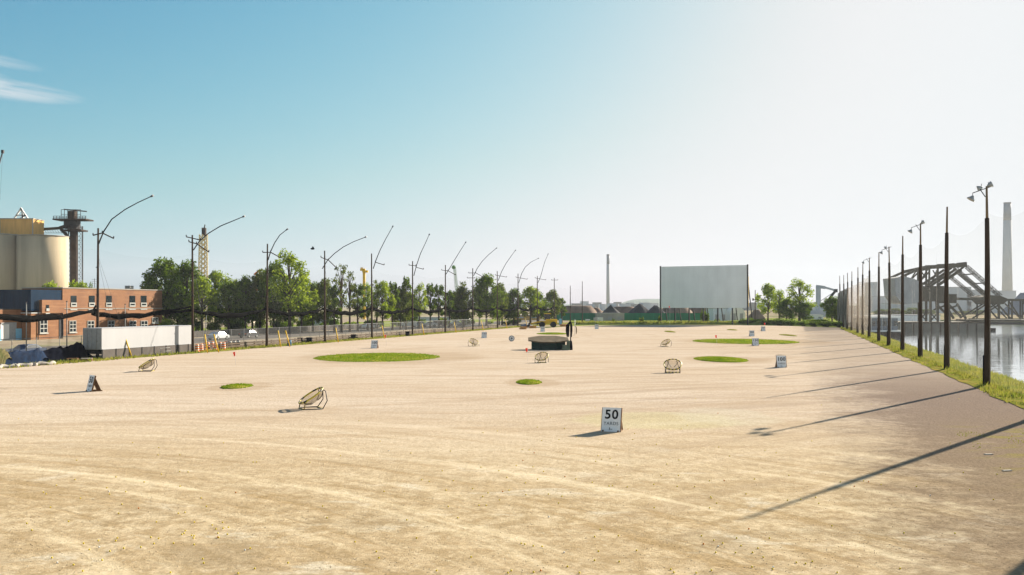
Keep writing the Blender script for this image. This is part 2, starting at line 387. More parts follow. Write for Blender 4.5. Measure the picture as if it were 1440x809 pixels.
M_TAN = mat('tan_cladding', (.62, .36, .12), .8, var=.14, scale=.8, stretch=(2, 2, .2))
M_RUST = mat('rusty_steel', (.04, .027, .02), .8, .2, var=.4, scale=.8)
M_BRIDGE = mat('bridge_steel', (.045, .042, .03), .75, .2, var=.3, scale=.5)
M_HUT = mat('dark_green_boards', (.018, .045, .038), .8, var=.4, scale=2, stretch=(1, 1, 4))
M_HUTTOP = mat('worn_mat_top', (.10, .075, .045), .95, var=.35, scale=1.2)
M_GLASS = mat('window_glass', (.012, .02, .026), .12, var=.4, scale=.6, spec=.6)
M_BLUEC = mat('navy_cladding', (.005, .022, .05), .8, spec=.05, var=.2, scale=1, stretch=(4, 4, .3))
M_LBLUE = mat('light_blue_paint', (.22, .48, .66), .6, var=.1)
M_ORANGE = mat('orange_plastic', (.70, .17, .03), .55, var=.1)
M_PILE_D = mat('dark_aggregate', (.06, .058, .06), .95, var=.3, scale=.3, bump=.5)
M_PILE_B = mat('brown_aggregate', (.20, .14, .105), .95, var=.35, scale=.25, bump=.5)
M_GFENCE = mat('green_hoarding', (.015, .17, .085), .7, var=.2, scale=.5, stretch=(3, 1, .2))
M_SCREEN = mat('screen_panel', (.77, .80, .79), .75, var=.06, scale=.35, stretch=(1, 1, .35))
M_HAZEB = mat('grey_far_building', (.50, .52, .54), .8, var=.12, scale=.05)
M_BALLY = mat('yellow_ball', (.80, .62, .05), .4, var=.05)
M_BALLW = mat('white_ball', (.8, .8, .76), .4, var=.04)
M_BALLO = mat('orange_ball', (.75, .25, .04), .4, var=.04)
M_CARB = mat('black_car_paint', (.015, .017, .022), .5, .1, var=.1, spec=.15)
M_CARS = mat('silver_car_paint', (.45, .46, .47), .5, .3, var=.05, spec=.2)
M_CARN = mat('navy_car_paint', (.02, .04, .09), .5, .1, var=.1, spec=.15)
M_TYRE = mat('tyre_rubber', (.02, .02, .02), .9, var=.2)
M_TARPB = mat('blue_tarp', (.004, .009, .024), .8, var=.6, scale=1.6, col2=(.006, .022, .06), spec=.05)
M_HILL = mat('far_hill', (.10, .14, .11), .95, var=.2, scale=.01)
g = NG('brick')
X, Y, Z = g.xyz()
cb = g.n.new('ShaderNodeCombineXYZ'); g.L.new(g.math('ADD', X, Y), cb.inputs[0]); g.L.new(Z, cb.inputs[1])
br = g.n.new('ShaderNodeTexBrick'); g.L.new(cb.outputs[0], br.inputs['Vector']); br.inputs['Scale'].default_value = 3.2
br.inputs['Color1'].default_value = (.205, .078, .026, 1); br.inputs['Color2'].default_value = (.27, .108, .034, 1)
br.inputs['Mortar'].default_value = (.25, .16, .085, 1); br.inputs['Mortar Size'].default_value = .012
c = g.mix(g.rng(g.noise(.35, 5), .4, .65, 0, .5), br.outputs[0], (.15, .055, .02))
c = g.mix(g.rng(g.noise(1.0, 4, g.maps((.15, .15, 3))), .5, .7, 0, .45), c, (.36, .18, .075))
g.color(c); g.p.inputs['Roughness'].default_value = .9; M_BRICK = g.m
g = NG('yellow_black_frame')
c = g.mix(g.rng(g.wave(1.1, None, 'BANDS', 0, direction='X'), .52, .56), (.02, .018, .012), (.60, .47, .04))
g.color(c); g.p.inputs['Roughness'].default_value = .5; M_BASK = g.m
M_BNET = mat('basket_net', (.26, .19, .10), .9, var=.1, alpha=.42, trans=.3)

# ================================================================ SETTING
# ground sheet with the canal cut into it, in field coordinates
us = [-5000, -2000, -600, -300] + list(range(-280, 440, 20)) + [440, 442, 600, 1200, 2500, 5000]
vs_ = [-5000, -2500, -900, -400, -150, -76, -30, 0, 13, 17.2, 18.4, 19.6, 21.5, 60, 150, 400, 402, 900, 2500, 5000]
def gz(u, v):
    if -290 <= u <= 440 and 17.3 < v <= 400:
        if v < 19: return -.35
        if v < 20: return -1.35
        return -3.2
    return 0
vs = []; fs = []
for v in vs_:
    for u in us: p = uv(u, v, gz(u, v)); vs.append(p)
n = len(us)
for j in range(len(vs_) - 1):
    for i in range(n - 1): fs.append((j * n + i, (j + 1) * n + i, (j + 1) * n + i + 1, j * n + i + 1))
struct(MB().add([(p.x, p.y, p.z) for p in vs], [f[::-1] for f in fs]).build('ground', M_GROUND))
WZ = -1.5
struct(MB().add([uv(-290, 19, WZ), uv(-290, 400, WZ), uv(441, 400, WZ), uv(441, 19, WZ)], [(0, 1, 2, 3)]).build('water', M_WATER))

# the gravel lot: fine sheet, gently uneven edge
def lot_edge():
    pts = []
    for i in range(0, 60):
        u = -25 + i * 5
        if u > 268: break
        pts.append(uv(u, 13.3 + noise.noise((u * .15, 3, 0)) * .8))
    pts += [G(1188, 461.2), G(1150, 459.9), G(1110, 458.6), G(1040, 457.4), G(960, 457.2), G(880, 457.4), G(835, 457.8), G(800, 459.0), G(770, 461.4)]
    for i in range(0, 62):
        u = 264 - i * 5
        if u < -25: break
        pts.append(uv(u, -71.6 - max(0, 110 - u) * .03 + noise.noise((u * .13, 9, 0)) * .9))
    return pts
LE = lot_edge()
def sheet(name, pts, z, m):
    me = MB().add([(p.x, p.y, z) for p in pts], [tuple(range(len(pts)))]); return me.build(name, m)
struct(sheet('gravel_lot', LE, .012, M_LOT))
# verges
def strip(name, m, v0, v1, u0, u1, du=2.5, z=.008, follow=False, nv=4, jit=.6):
    vs = []; fs = []; k = 0; u = u0
    while u <= u1 + .01:
        a = v0 + noise.noise((u * .21, v0, 1)) * jit; b = v1 + noise.noise((u * .17, v1, 4)) * jit * .3
        for j in range(nv + 1):
            v = a + (b - a) * j / nv; zz = z
            if follow: zz = z + (0 if v < 17.2 else -(v - 17.2) * .62) + (.10 * math.sin((v - v0) * .9) if 13.5 < v < 17.2 else 0) + noise.noise((u * .3, v * .6, 0)) * .08 * (v > v0 + .5)
            vs.append(uv(u, v, zz))
        k += 1; u += du
    for i in range(k - 1):
        for j in range(nv): q = i * (nv + 1) + j; fs.append((q, q + 1, q + nv + 2, q + nv + 1))
    return struct(MB().add(vs, [f[::-1] for f in fs]).build(name, m))
strip('canal_verge', M_VERGE, 13.0, 19.9, -20, 275, z=.05, follow=True, nv=10)
strip('field_verge', M_VERGE, -75.6, -71.2, 60, 340, z=.006, nv=3, jit=.5)
strip('road', M_ROAD, -105, -91, -20, 420, du=20, z=.006, jit=0)
strip('dirt_yard', M_DIRT, -90.5, -76, 60, 330, du=20, z=.004, jit=0)
strip('scrub_strip', M_FIELD, -150, -109.5, 182, 420, du=20, z=.006, jit=0)
strip('sandy_lot', M_DIRT, -190, -151, 120, 420, du=20, z=.005, jit=0)
struct(sheet('field_grass', [G(800, 458.6), G(1190, 460.8), G(1180, 448), G(800, 446)], .006, M_FIELD))
# berm along the far end of the lot
vs = []; fs = []; m_ = 60
for i in range(m_ + 1):
    px = 812 + (1190 - 812) * i / m_
    y = 456.7 + (.35 * max(0, px - 1040) / 25)
    base = G(px, y + .25); hgt = .75 + .35 * noise.noise((i * .35, 2, 0)) + (.5 if px > 1000 else 0)
    for d, z in ((0, -.02), (1.4, hgt * .75), (3, hgt), (6, hgt * .7), (10, -.02)): vs.append((base.x, base.y + d, z))
for i in range(m_):
    for j in range(4): q = i * 5 + j; fs.append((q, q + 5, q + 6, q + 1))
struct(MB().add(vs, fs, True).build('grassy_berm', M_FIELD))

# grass blades
def blades(name, pts, hmin, hmax, wd, m, label):
    rnd = random.Random(5); b = MB()
    for p in pts:
        a = rnd.random() * math.pi; hh = rnd.uniform(hmin, hmax); ww = wd * rnd.uniform(.7, 1.4)
        dx, dy = math.cos(a) * ww, math.sin(a) * ww; lx, ly = rnd.uniform(-.4, .4) * hh, rnd.uniform(-.4, .4) * hh
        b.add([(p[0] - dx, p[1] - dy, p[2]), (p[0] + dx, p[1] + dy, p[2]), (p[0] + lx, p[1] + ly, p[2] + hh)], [(0, 1, 2)])
    return tag(b.build(name, m), label, 'grass', kind='stuff')
rnd = random.Random(11); pts = []
def vz(v): return .04 + (0 if v < 17.2 else -(v - 17.2) * .62) + (.10 * math.sin((v - 13) * .9) if 13.5 < v < 17.2 else 0)
while len(pts) < 30000:
    u = 35 + 230 * rnd.random() ** 1.7; v = rnd.uniform(12.9, 19.4)
    if noise.noise((u * .25, v * .5, 7)) + (v - 14.5) * .25 < rnd.uniform(-.5, .5): continue
    pts.append(uv(u, v, vz(v)))
blades('verge_grass', pts, .10, .42, .05, M_BLADE, 'unmown yellow-green grass along the canal bank under the net')
pts = []
while len(pts) < 9000:
    u = 60 + 260 * rnd.random(); v = rnd.uniform(-75.4, -71.4)
    if noise.noise((u * .2, v * .7, 3)) > rnd.uniform(-.5, .7): pts.append(uv(u, v, 0))
blades('fence_grass', pts, .08, .38, .09, M_BLADE, 'rough yellow-green grass along the foot of the left poles')
pts = []
while len(pts) < 900:
    u = rnd.uniform(24, 50); v = rnd.uniform(7.5, 13)
    if noise.noise((u * .55, v * .55, 5)) > .18: pts.append(uv(u, v, 0))
blades('weed_tufts', pts, .03, .10, .02, M_BLADE, 'sparse weeds growing through the grey gravel by the near bank')
pts = []
while len(pts) < 6000:
    px = rnd.uniform(812, 1186); d = rnd.uniform(.5, 8); y = 456.7 + (.35 * max(0, px - 1040) / 25)
    b0 = G(px, y + .25); pts.append(Vector((b0.x, b0.y + d, .45)))
blades('berm_grass', pts, .2, .9, .16, M_BLADE, 'long grass on the bank across the far end of the lot')

# target greens ------------------------------------------------------
gl = ['largest oval target green of short turf, left of centre', 'small dark green turf circle on the left between sign and basket',
      'small turf circle in the middle of the lot', 'yellow-green oval of turf beyond the round basket', 'wide far oval of turf behind the 150 sign',
      'thin sliver of turf just beyond the dark octagonal hut', 'tiny brown turf spot before the screen, near its shadow',
      'tiny brown turf spot below the right half of the screen', 'tiny brown turf spot right of the 150 sign']
for i, gg in enumerate(GREENS):
    x, y, rx, ry = green_geo(gg); b = MB(); nn = 44; rings = [(1.0, .0), (.98, .05), (.8, .12), (.4, .17), (.0, .18)]
    vs = []; fs = []; hz = .6 if i == 0 else (1.0 if rx > 2 else .7)
    for (rr, zz) in rings:
        for k in range(nn):
            a = 2 * math.pi * k / nn; wob = 1 + .06 * noise.noise((math.cos(a) * 1.5, math.sin(a) * 1.5, i))
            vs.append((rx * rr * wob * math.cos(a), ry * rr * wob * math.sin(a), zz * hz + .014))
    for j in range(len(rings) - 1):
        for k in range(nn): l = (k + 1) % nn; fs.append((j * nn + k, j * nn + l, (j + 1) * nn + l, (j + 1) * nn + k))
    t = thing('target_green', gl[i], 'target green', (x, y, 0), group='round turf target greens')
    b.add(vs, fs, True).build('turf', M_TURF if i < 6 else M_VERGE, t)
    gb = MB(); rr_ = random.Random(i)
    for _ in range(int(min(5000, 260 * rx * ry)) if rx > .5 else 50):
        a = rr_.random() * 6.283; q = math.sqrt(rr_.random()) * 1.02; hh = rr_.uniform(.03, .13); w_ = .035 + .0003 * y
        px, py = rx * q * math.cos(a), ry * q * math.sin(a); z0 = .014 + .17 * hz * (1 - q * q); a2 = rr_.random() * 3.14
        gb.add([(px - w_ * math.cos(a2), py - w_ * math.sin(a2), z0), (px + w_ * math.cos(a2), py + w_ * math.sin(a2), z0), (px + rr_.uniform(-.04, .04), py, z0 + hh)], [(0, 1, 2)])
    q = gb.build('grass_blades', M_BLADE2 if i < 6 else M_BLADE, t); q['kind'] = 'stuff'

# ================================================================ POLES
def crossarm(mb, c, half_l, half_r, dz_l=0, dz_r=0, d=VD, wd=.11):
    c = Vector(c); mb.beam(c - d * half_l + Vector((0, 0, dz_l)), c, wd); mb.beam(c, c + d * half_r + Vector((0, 0, dz_r)), wd)
LP = [  # px, boom pixel points (relative x from pole, y), arm
    (137, [(2, 343), (10, 326), (23, 309), (44, 296), (64, 287), (85, 279)], [(-7, 331, 8, 328), (8, 328, 26, 336)]),
    (271, [(1, 352), (10, 340), (24, 329), (43, 319), (60, 313), (77, 307)], [(-10, 333, 12, 338), (-6, 340, 6, 343), (6, 343, 25, 355)]),
    (375, [(2, 366), (6, 354), (12, 342), (20, 331), (30, 324)], [(-6, 355, 6, 355), (6, 355, 21, 363)]),
    (457, [(-4, 378), (4, 366), (14, 357), (27, 348), (42, 341), (59, 335)], [(-6, 362, 5, 366), (5, 366, 17, 377)]),
    (523, [(2, 378), (6, 366), (12, 352), (20, 337), (30, 320)], [(5, 369, 18, 373)]),
    (580, [(2, 388), (6, 373), (12, 356), (18, 344), (24, 331)], [(-5, 373, 5, 374), (5, 376, 16, 379)]),
    (626, [(1, 386), (8, 375), (16, 362), (23, 351), (29, 342)], [(-5, 380, 4, 381), (4, 381, 15, 387)]),
    (665, [(1, 388), (6, 378), (13, 368), (22, 359), (33, 350)], [(-6, 384, 4, 384), (-8, 391, 3, 391), (4, 384, 15, 390)]),
    (699.5, [(1, 395), (6, 382), (12, 371), (19, 361), (25, 353)], [(-3, 387, 13, 390)]),
    (728.5, [(1, 398), (5, 385), (10, 376), (18, 369), (28, 364)], [(-3, 390, 13, 393)]),
    (755.5, [(1, 398), (5, 388), (8, 377), (11, 367), (15, 358)], [(-3, 391, 12, 394)]),
    (779.5, [], [(-4, 394, 5, 394)]), (802, [], []), (819, [], [])]
POLE_L = []
prev = None
for i, (px, boom, arms) in enumerate(LP):
    a = 76.0 if i else 80.3
    p = line_pt(px, a); D = p.y; POLE_L.append(p)
    top = 15.0 + (.5 if i in (4,) else 0) - (2.0 if i == 12 else 0)
    lab = f'{ORD[i]} tall wooden net pole from the left, ' + ('behind the white trailer' if i == 0 else 'beside the striped barrels' if i == 1 else
          'with a curved boom' if boom else 'with no boom')
    t = thing('net_pole', lab, 'pole', p, group='wooden net poles along the left side')
    rr = random.Random(i); lean = Vector((rr.uniform(-.1, .1), rr.uniform(-.1, .1), 0))
    sh = MB(); k = 7
    sh.tube([lean * (j / k) + Vector((0, 0, top * j / k)) for j in range(k + 1)], [.19 - .09 * j / k for j in range(k + 1)], 10).build('shaft', M_WOOD, t)
    mpp = D / F / math.cos(TH)
    def rel(dx, y): return VD * (dx * mpp) + Vector((0, 0, H + (HY - y) * D / F))
    if boom:
        bp = [rel(*q) for q in boom]
        b = MB(); b.tube(bp, [.085 - .035 * j / (len(bp) - 1) for j in range(len(bp))], 6); bo = b.build('boom', M_DARK, t)
        d_ = (bp[-1] - bp[-2]).normalized(); MB().tube([bp[-1] - d_ * .1, bp[-1] + d_ * .25], [.09, .13], 8).build('tip_cap', M_DARK, bo)
    for (x0, y0, x1, y1) in arms:
        b = MB(); b.beam(rel(x0, y0), rel(x1, y1), .10, .12); ar = b.build('cross_arm', M_WOOD, t)
        for q in (rel(x0, y0), rel(x1, y1)): MB().cyl(q + Vector((0, 0, .04)), .07, .22, 8).build('insulator', M_DARK, ar)
    # climbing bands
    for z in (3.5, 7.2, 10.4): MB().cyl((0, 0, z), .19, .10, 10).build('band', M_DARK, t)
    if i < 11:
        for sgn, gi in ((-1, 'near'), (1, 'far')) if i < 3 else ((-1, ''),):
            base = p + VD * (3.4 + .35 * sgn) + UD * (.7 * sgn - (.6 if i else -.5)); tp = p + Vector((0, 0, 12.0))
            gl_ = f'yellow-sleeved guy wire at the {ORD[i]} left pole' + (f', {gi} one of its pair' if gi else '')
            gw = thing('guy_wire', gl_, 'guy wire', base, group='yellow-sleeved guy wires at the left poles')
            d_ = (tp - base).normalized()
            MB().tube([base, tp], .012, 5).build('wire', M_DARK, gw, world=True)
            MB().tube([base + d_ * .1, base + d_ * 2.5], .085, 6).build('sleeve', M_YEL, gw, world=True)

RPX = [None, None, (1388, 262, 1), (1332, 291, 0), (1294.5, 314, 1), (1269.5, 332, 0), (1250, 347, 1), (1236, 355, 0), (1222.5, 362.5, 1),
       (1213.5, 370, 0), (1206.4, 376, 0), (1198, 381.7, 0), (1191.6, 384, 0), (1186.4, 387, 0), (1180.7, 388, 0)]
RD = [38.0, 54.2]
for q in RPX[2:]: RD.append(14.8 / ((q[0] - CX) / F - .287))
POLE_R = [Vector((14.8 + .287 * D, D, 0)) for D in RD]
def floodlight(t, c, aim, r=.24):
    d = Vector(aim).normalized(); c = Vector(c)
    b = MB(); b.tube([c - d * .16, c - d * .05, c + d * .14, c + d * .18], [.09, .14, r, r], 12); lamp = b.build('floodlight', M_LAMP, t)
    MB().tube([c - d * .1, c - d * .1 + Vector((0, 0, .28))], .025, 6).build('bracket', M_DARK, lamp)
for i, p in enumerate(POLE_R):
    D = p.y; top = (15.0 if i < 2 else H + (HY - RPX[i][1]) * D / F)
    lights = i in (0, 2, 4, 6, 8)
    if i in (0, 1): where = 'standing just outside the right edge of the view, casting a long shadow'
    else: where = ('nearest in view' if i == 2 else f'{ORD[i-2]} in view from the near end') + ' of the canal-side row'
    if i == 0: where = 'nearest the camera beyond the right edge, casting the corner shadow'
    t = thing('net_pole', ('wooden pole with floodlights, ' if lights else 'plain wooden pole, ') + where, 'pole', p, group='wooden net poles along the canal')
    k = 8; sh = MB(); rr = random.Random(40 + i); bend = rr.uniform(-.08, .12)
    ht = top * .84
    def P_(z): return Vector((bend * math.sin(z / 15 * 3.1) + (-.002 * z if i == 2 else 0), 0, z))
    sh.tube([P_(ht * j / k) for j in range(k + 1)], [.24 - .08 * j / k for j in range(k + 1)], 12).build('shaft', M_WOOD, t)
    MB().tube([P_(ht - .3), P_(ht * 1.04), P_(top)], [.105, .095, .075], 10).build('top_pole', M_WOODL, t)
    MB().tube([(-.24, .05, .0), (-.22, .05, 2.3)], .07, 6).build('stub', M_BLACK, t)
    if lights:
        topc = P_(top)
        br = MB(); br.beam(topc + Vector((-1.0, .1, -.5)), topc + Vector((.35, 0, -.02)), .06); br.beam(topc + Vector((-.55, 0, -.15)), topc + Vector((-.1, 0, -.8)), .05)
        br.build('lamp_arm', M_DARK, t)
        floodlight(t, topc + Vector((-1.05, .1, -.85)), (-.5, .1, -.8), .30)
        if i in (0, 2, 6): floodlight(t, topc + Vector((-.45, .1, -.12)), (-.8, .3, -.3), .22)
        if i in (0, 2, 4): floodlight(t, topc + Vector((.22, 0, .08)), (.6, -.2, .3), .24)
# nets ------------------------------------------------------
def net(name, line, z0, ztop, m, label, amp=.22, step=.9, sag=.9, grp=None):
    vs = []; fs = []; k = 0
    for i in range(len(line) - 1):
        a, b = line[i], line[i + 1]; L = (b - a).length; n_ = max(2, int(L / step)); d = (b - a).normalized(); nn_ = Vector((d.y, -d.x, 0))
        for j in range(n_ + (1 if i == len(line) - 2 else 0)):
            f = j / n_; p = a + (b - a) * f; o = amp * math.sin(k * 1.9 + 2 * math.sin(k * .37)) * min(1, 4 * f * (1 - f) + .15)
            s_ = 4 * f * (1 - f); rows = 5
            zt = ztop[i] + (ztop[i + 1] - ztop[i]) * f - sag * s_
            for r_ in range(rows + 1):
                z = z0 + (zt - z0) * r_ / rows; w_ = .55 + .9 * math.sin(math.pi * r_ / rows) + .25 * math.sin(k * .7 + r_)
                vs.append(p + nn_ * (o * w_ + .12) + Vector((0, 0, z)))
            k += 1
    for i in range(k - 1):
        for r_ in range(5): q = i * 6 + r_; fs.append((q, q + 6, q + 7, q + 1))
    o = MB().add(vs, fs, True).build(name, m); return tag(o, label, 'net', grp)
zt = [13.0] * len(POLE_R)
net('safety_net', POLE_R[:9] , .3, [12.8, 12.8, 12.9, 12.9, 12.8, 12.7, 12.6, 12.4, 12.2], M_NET_R, 'pale see-through golf net hung along the canal-side poles', amp=.08)
net('gathered_net', POLE_R[8:13], .3, [12.0, 11.6, 11.2, 11.0, 10.8], M_NET_D, 'beige bunched net hanging between the far canal-side poles', amp=.5, step=.7, sag=.5)
net('dark_net', [POLE_R[12], POLE_R[13], POLE_R[14], G(1178, 457.5)], .2, [10.8, 10.6, 10.4, 10], mat('dark_gathered_net', (.04, .05, .045), .9, alpha=.45), 'dark net at the far end of the canal-side row', amp=.4, step=.8, sag=.4)
LL = [line_pt(-60, 78)] + POLE_L
net('safety_net', LL, 5.6, [12.6] * len(LL), M_NET_L, 'faint thin net hung high between the left poles', amp=.12, sag=.8)
# rolled-up net: one black swag per bay
for i in range(len(POLE_L[:12])):
    a = LL[i]; b = LL[i + 1]; n_ = 14; pts = []; rs = []
    if i == 0: a = Vector((a.x, a.y, 0))
    for j in range(n_ + 1):
        f = j / n_; s_ = 4 * f * (1 - f); z = 5.45 - .75 * s_ + .08 * math.sin(j * 1.7 + i)
        pts.append(a + (b - a) * f + Vector((0, 0, z)) + VD * (-.25 if i != 1 else -.25 - 2.9 * min(1, f * 6) * min(1, (1 - f) * 5))); rs.append(.15 + .17 * s_ + .05 * math.sin(j * 2.3))
    mb = MB(); mb.tube(pts, rs, 8)
    pts2 = [p + Vector((0, 0, (.45 if i % 2 else .2) - .5 * math.sin(math.pi * j / n_))) for j, p in enumerate(pts)]
    mb.tube(pts2, .11, 6)
    where = 'left of the first left pole' if i == 0 else f'between the {ORD[i-1]} and {ORD[i]} left poles'
    tag(mb.build('rolled_net', M_SWAG), 'black rolled-up net sagging ' + where, 'net', 'rolled nets along the left poles')
# top cable of the left net
cb_ = MB()
for i in range(len(LL) - 1):
    a, b = LL[i], LL[i + 1]; cb_.tube([a + (b - a) * (j / 8) + Vector((0, 0, 12.6 - .8 * 4 * (j / 8) * (1 - j / 8))) for j in range(9)], .011, 4)
tag(cb_.build('cable', M_NET_L), 'thin cable carrying the net along the tops of the left poles', 'cable')

# ================================================================ SIGNS
def yard_sign(loc, rz, num, label, sw=.92, sh=1.16, far=False):
    t = thing('yard_sign', label, 'distance sign', loc, rz, 'yardage signs on the lot')
    lean = R(13)
    Mf = Matrix.Translation((0, -.30, 0)) @ Matrix.Rotation(-lean, 4, 'X')   # leans back, +Y
    b = MB(); b.box((0, 0, sh / 2), (sw, .025, sh), Mf); b.build('front_board', M_SIGN, t)
    e = MB(); e.box((sw / 2 + .018, .03, sh / 2), (.036, .10, sh), Mf); e.box((-sw / 2 - .012, .02, sh / 2), (.024, .07, sh), Mf); e.build('edge_batten', M_PLY, t)
    Mb = Matrix.Translation((0, .42, 0)) @ Matrix.Rotation(R(24), 4, 'X')
    b = MB(); b.box((0, 0, sh * .52), (sw * .92, .025, sh * .95), Mb); b.build('back_board', M_PLY, t)
    b = MB(); b.box((sw * .40, .06, .05), (.06, .86, .07)); b.box((-sw * .40, .06, .05), (.06, .86, .07)); b.build('foot_rail', M_PLY, t)
    def put(txt, size, z, m, nm, bold=0, sx=1):
        me = text_mesh(txt, size); me.materials.clear(); me.materials.append(m)
        o = bpy.data.objects.new(nm, me); COL.objects.link(o); o.parent = t
        if bold:
            cx = 0
            me2 = me
        o.matrix_local = Mf @ Matrix.Translation((0, -.021, z)) @ Matrix.Rotation(R(90), 4, 'X') @ Matrix.Diagonal((sx, 1, 1, 1))
        return o
    s = .60 if len(num) < 3 else .48
    n1 = put(num, s, sh * .70, M_INK, 'number', sx=1.05)
    for dx, dz in ((.012, 0), (-.012, 0), (0, .012), (0, -.012)):
        pass
    put('YARDS', .22, sh * .34, M_WORN, 'lettering')
    mk = MB(); mk.box((-.06, -.021, sh * .13), (.03, .006, .11), Mf); mk.box((.03, -.021, sh * .11), (.10, .006, .02), Mf); mk.build('small_mark', M_INK, t)
    return t
def text_mesh(txt, size, ext=.004):      # heavier strokes
    cu = bpy.data.curves.new('lettering', 'FONT'); cu.body = txt; cu.size = size; cu.align_x = 'CENTER'; cu.align_y = 'CENTER'
    cu.extrude = ext; cu.offset = .012 * size / .6 if txt[0].isdigit() else 0; cu.space_character = 1.12
    o = bpy.data.objects.new('lettering', cu); COL.objects.link(o)
    dg = bpy.context.evaluated_depsgraph_get(); dg.update()
    me = bpy.data.meshes.new_from_object(o.evaluated_get(dg)); bpy.data.objects.remove(o); return me
yard_sign(G(861, 606.5), R(-21), '50', 'white fifty-yard A-frame sign nearest the camera, right of centre')
yard_sign(G(131, 550.5), R(-46), '50', 'white fifty-yard A-frame sign at far left, seen nearly side-on')
yard_sign(G(527, 490), R(-14), '100', 'white hundred-yard sign just beyond the largest green')
yard_sign(G(1098, 516.8), R(4), '100', 'white hundred-yard sign on the right, near the pole shadows')
yard_sign(G(1062, 486.2), R(0), '150', 'white hundred-fifty-yard sign in front of the wide far green')
yard_sign(G(681, 475.5), R(-5), '150', 'white sign left of the round target, by the far left basket')
yard_sign(G(763, 466.6), R(0), '200', 'white sign beyond the octagonal hut, below the yellow loader')
yard_sign(G(1057, 473), R(0), '200', 'white two-hundred-yard sign beyond the wide far green')
yard_sign(G(1073, 465.8), R(5), '250', 'farthest right white distance sign with red flag beside it')
yard_sign(G(839, 462.8), R(0), '250', 'farthest white distance sign, left end of the screen shadow')
# round bullseye
c0 = G(719.5, 480.3); t = thing('round_target', 'round white target disc with black ring and bullseye', 'target', c0)
rotd = Matrix.Translation((0, 0, .5)) @ Matrix.Rotation(R(90 - 8), 4, 'X')
def disc(r0, r1, z, thick=.02, n=28):
    vs = []; fs = []
    for k in range(n):
        a = 2 * math.pi * k / n
        for (r_, zz) in ((r0, z), (r1, z), (r1, z + thick), (r0, z + thick)): vs.append(rotd @ Vector((r_ * math.cos(a), r_ * math.sin(a), zz)))
    for k in range(n):
        l = (k + 1) % n
        for j in range(4): fs.append((k * 4 + j, k * 4 + (j + 1) % 4, l * 4 + (j + 1) % 4, l * 4 + j))
    return MB().add(vs, fs)
disc(.0, .5, 0).build('disc', M_SIGN, t); disc(.37, .47, .021, .01).build('ring', M_INK, t); disc(0, .17, .021, .01).build('bullseye', M_INK, t)
b = MB(); b.beam((0.2, .05, .4), (.2, .45, 0), .04); b.beam((-.2, .05, .4), (-.2, .45, 0), .04); b.build('stand', M_PLY, t)

# flags ------------------------------------------------------
for px, py, ht, lab in ((331, 514, 1.0, 'small red flag on a thin stick, left of the largest green'), (543, 487, 1.1, 'small red flag right of the hundred-yard sign beyond the largest green'),
                        (742, 507.5, 1.0, 'small red flag left of the chipping basket below the hut'), (1008, 487.5, 1.1, 'small red flag in front of the wide far green'),
                        (1076, 469.5, 1.3, 'small red flag beside the farthest right distance sign'), (942, 466.5, 3.2, 'thin tall stick with a small red flag before the big screen')):
    p = G(px, py); t = thing('flag', lab, 'flag', p, group='small red flags on the lot'); s_ = 1 + p.y / 260
    MB().tube([(0, 0, 0), (0, 0, ht * s_)], .012, 5).build('stick', M_WHITE, t)
    fw = .26; fh = .42; vs = []; fs = []
    for i in range(6):
        x = fw * i / 5; yb = .06 * math.sin(i * 1.3)
        vs += [(-x, yb, ht * s_ - .25 * x), (-x * .55, yb + .05, ht * s_ - fh - .2 * x)]
    for i in range(5): fs.append((2 * i, 2 * i + 1, 2 * i + 3, 2 * i + 2))
    f_ = MB().add(vs, fs, True); f_.add([(v[0], v[1] + .012, v[2]) for v in vs], [q[::-1] for q in fs], True); f_.build('flag_cloth', M_RED, t)

# chipping baskets ------------------------------------------------------
def make_basket():
    t = thing('chipping_basket', 'x', 'chipping basket', (0, 0, 0), group='pop-up chipping baskets on the lot')
    N = 28; tilt = R(33); cz = .72; r = .74
    def ringp(a, rr=r, dep=0): 
        x, y = rr * math.cos(a), rr * math.sin(a)
        n_ = Vector((0, -math.sin(tilt), math.cos(tilt)))                    # opening faces -Y and up
        return Vector((0, -.05, cz)) + Vector((x, 0, 0)) + Vector((0, math.cos(tilt), math.sin(tilt))) * y - n_ * dep
    MB().tube([ringp(2 * math.pi * k / N) for k in range(N)], .046, 6, closed=True).build('rim', M_BASK, t)
    vs = []; fs = []; rows = 6
    for j in range(rows + 1):
        q = j / rows; rr = r * math.cos(q * math.pi / 2) if j < rows else 0.02
        for k in range(N): vs.append(ringp(2 * math.pi * k / N, rr, .42 * math.sin(q * math.pi / 2)))
    for j in range(rows):
        for k in range(N): l = (k + 1) % N; fs.append((j * N + k, j * N + l, (j + 1) * N + l, (j + 1) * N + k))
    MB().add(vs, fs, True).build('net', M_BNET, t)
    b = MB()
    for k in (4, 10, 18, 24): b.tube([ringp(2 * math.pi * k / N, r * math.cos(q * .262), .42 * math.sin(q * .262)) for q in range(6)], .024, 5)
    b.build('rib', M_DARK, t)
    b = MB(); s = .62; c_ = [(-s, -.55, .03), (s, -.55, .03), (s, .45, .03), (-s, .45, .03)]
    b.tube(c_, .034, 6, closed=True)
    b.tube([(-s, -.55, .03), (-s * 1.0, -.48, .38), ringp(math.pi + .35)], .030, 6); b.tube([(s, -.55, .03), (s, -.48, .38), ringp(-.35)], .030, 6)
    b.build('base_frame', M_BASK, t)
    b = MB(); b.tube([(-s, .45, .03), (-.5, .72, .45), (-.32, .68, .95), ringp(math.pi * .68)], .028, 6); b.tube([(s, .45, .03), (.5, .72, .45), (.32, .68, .95), ringp(math.pi * .32)], .028, 6)
    b.build('prop', M_DARK, t)
    return t
bk = make_basket()
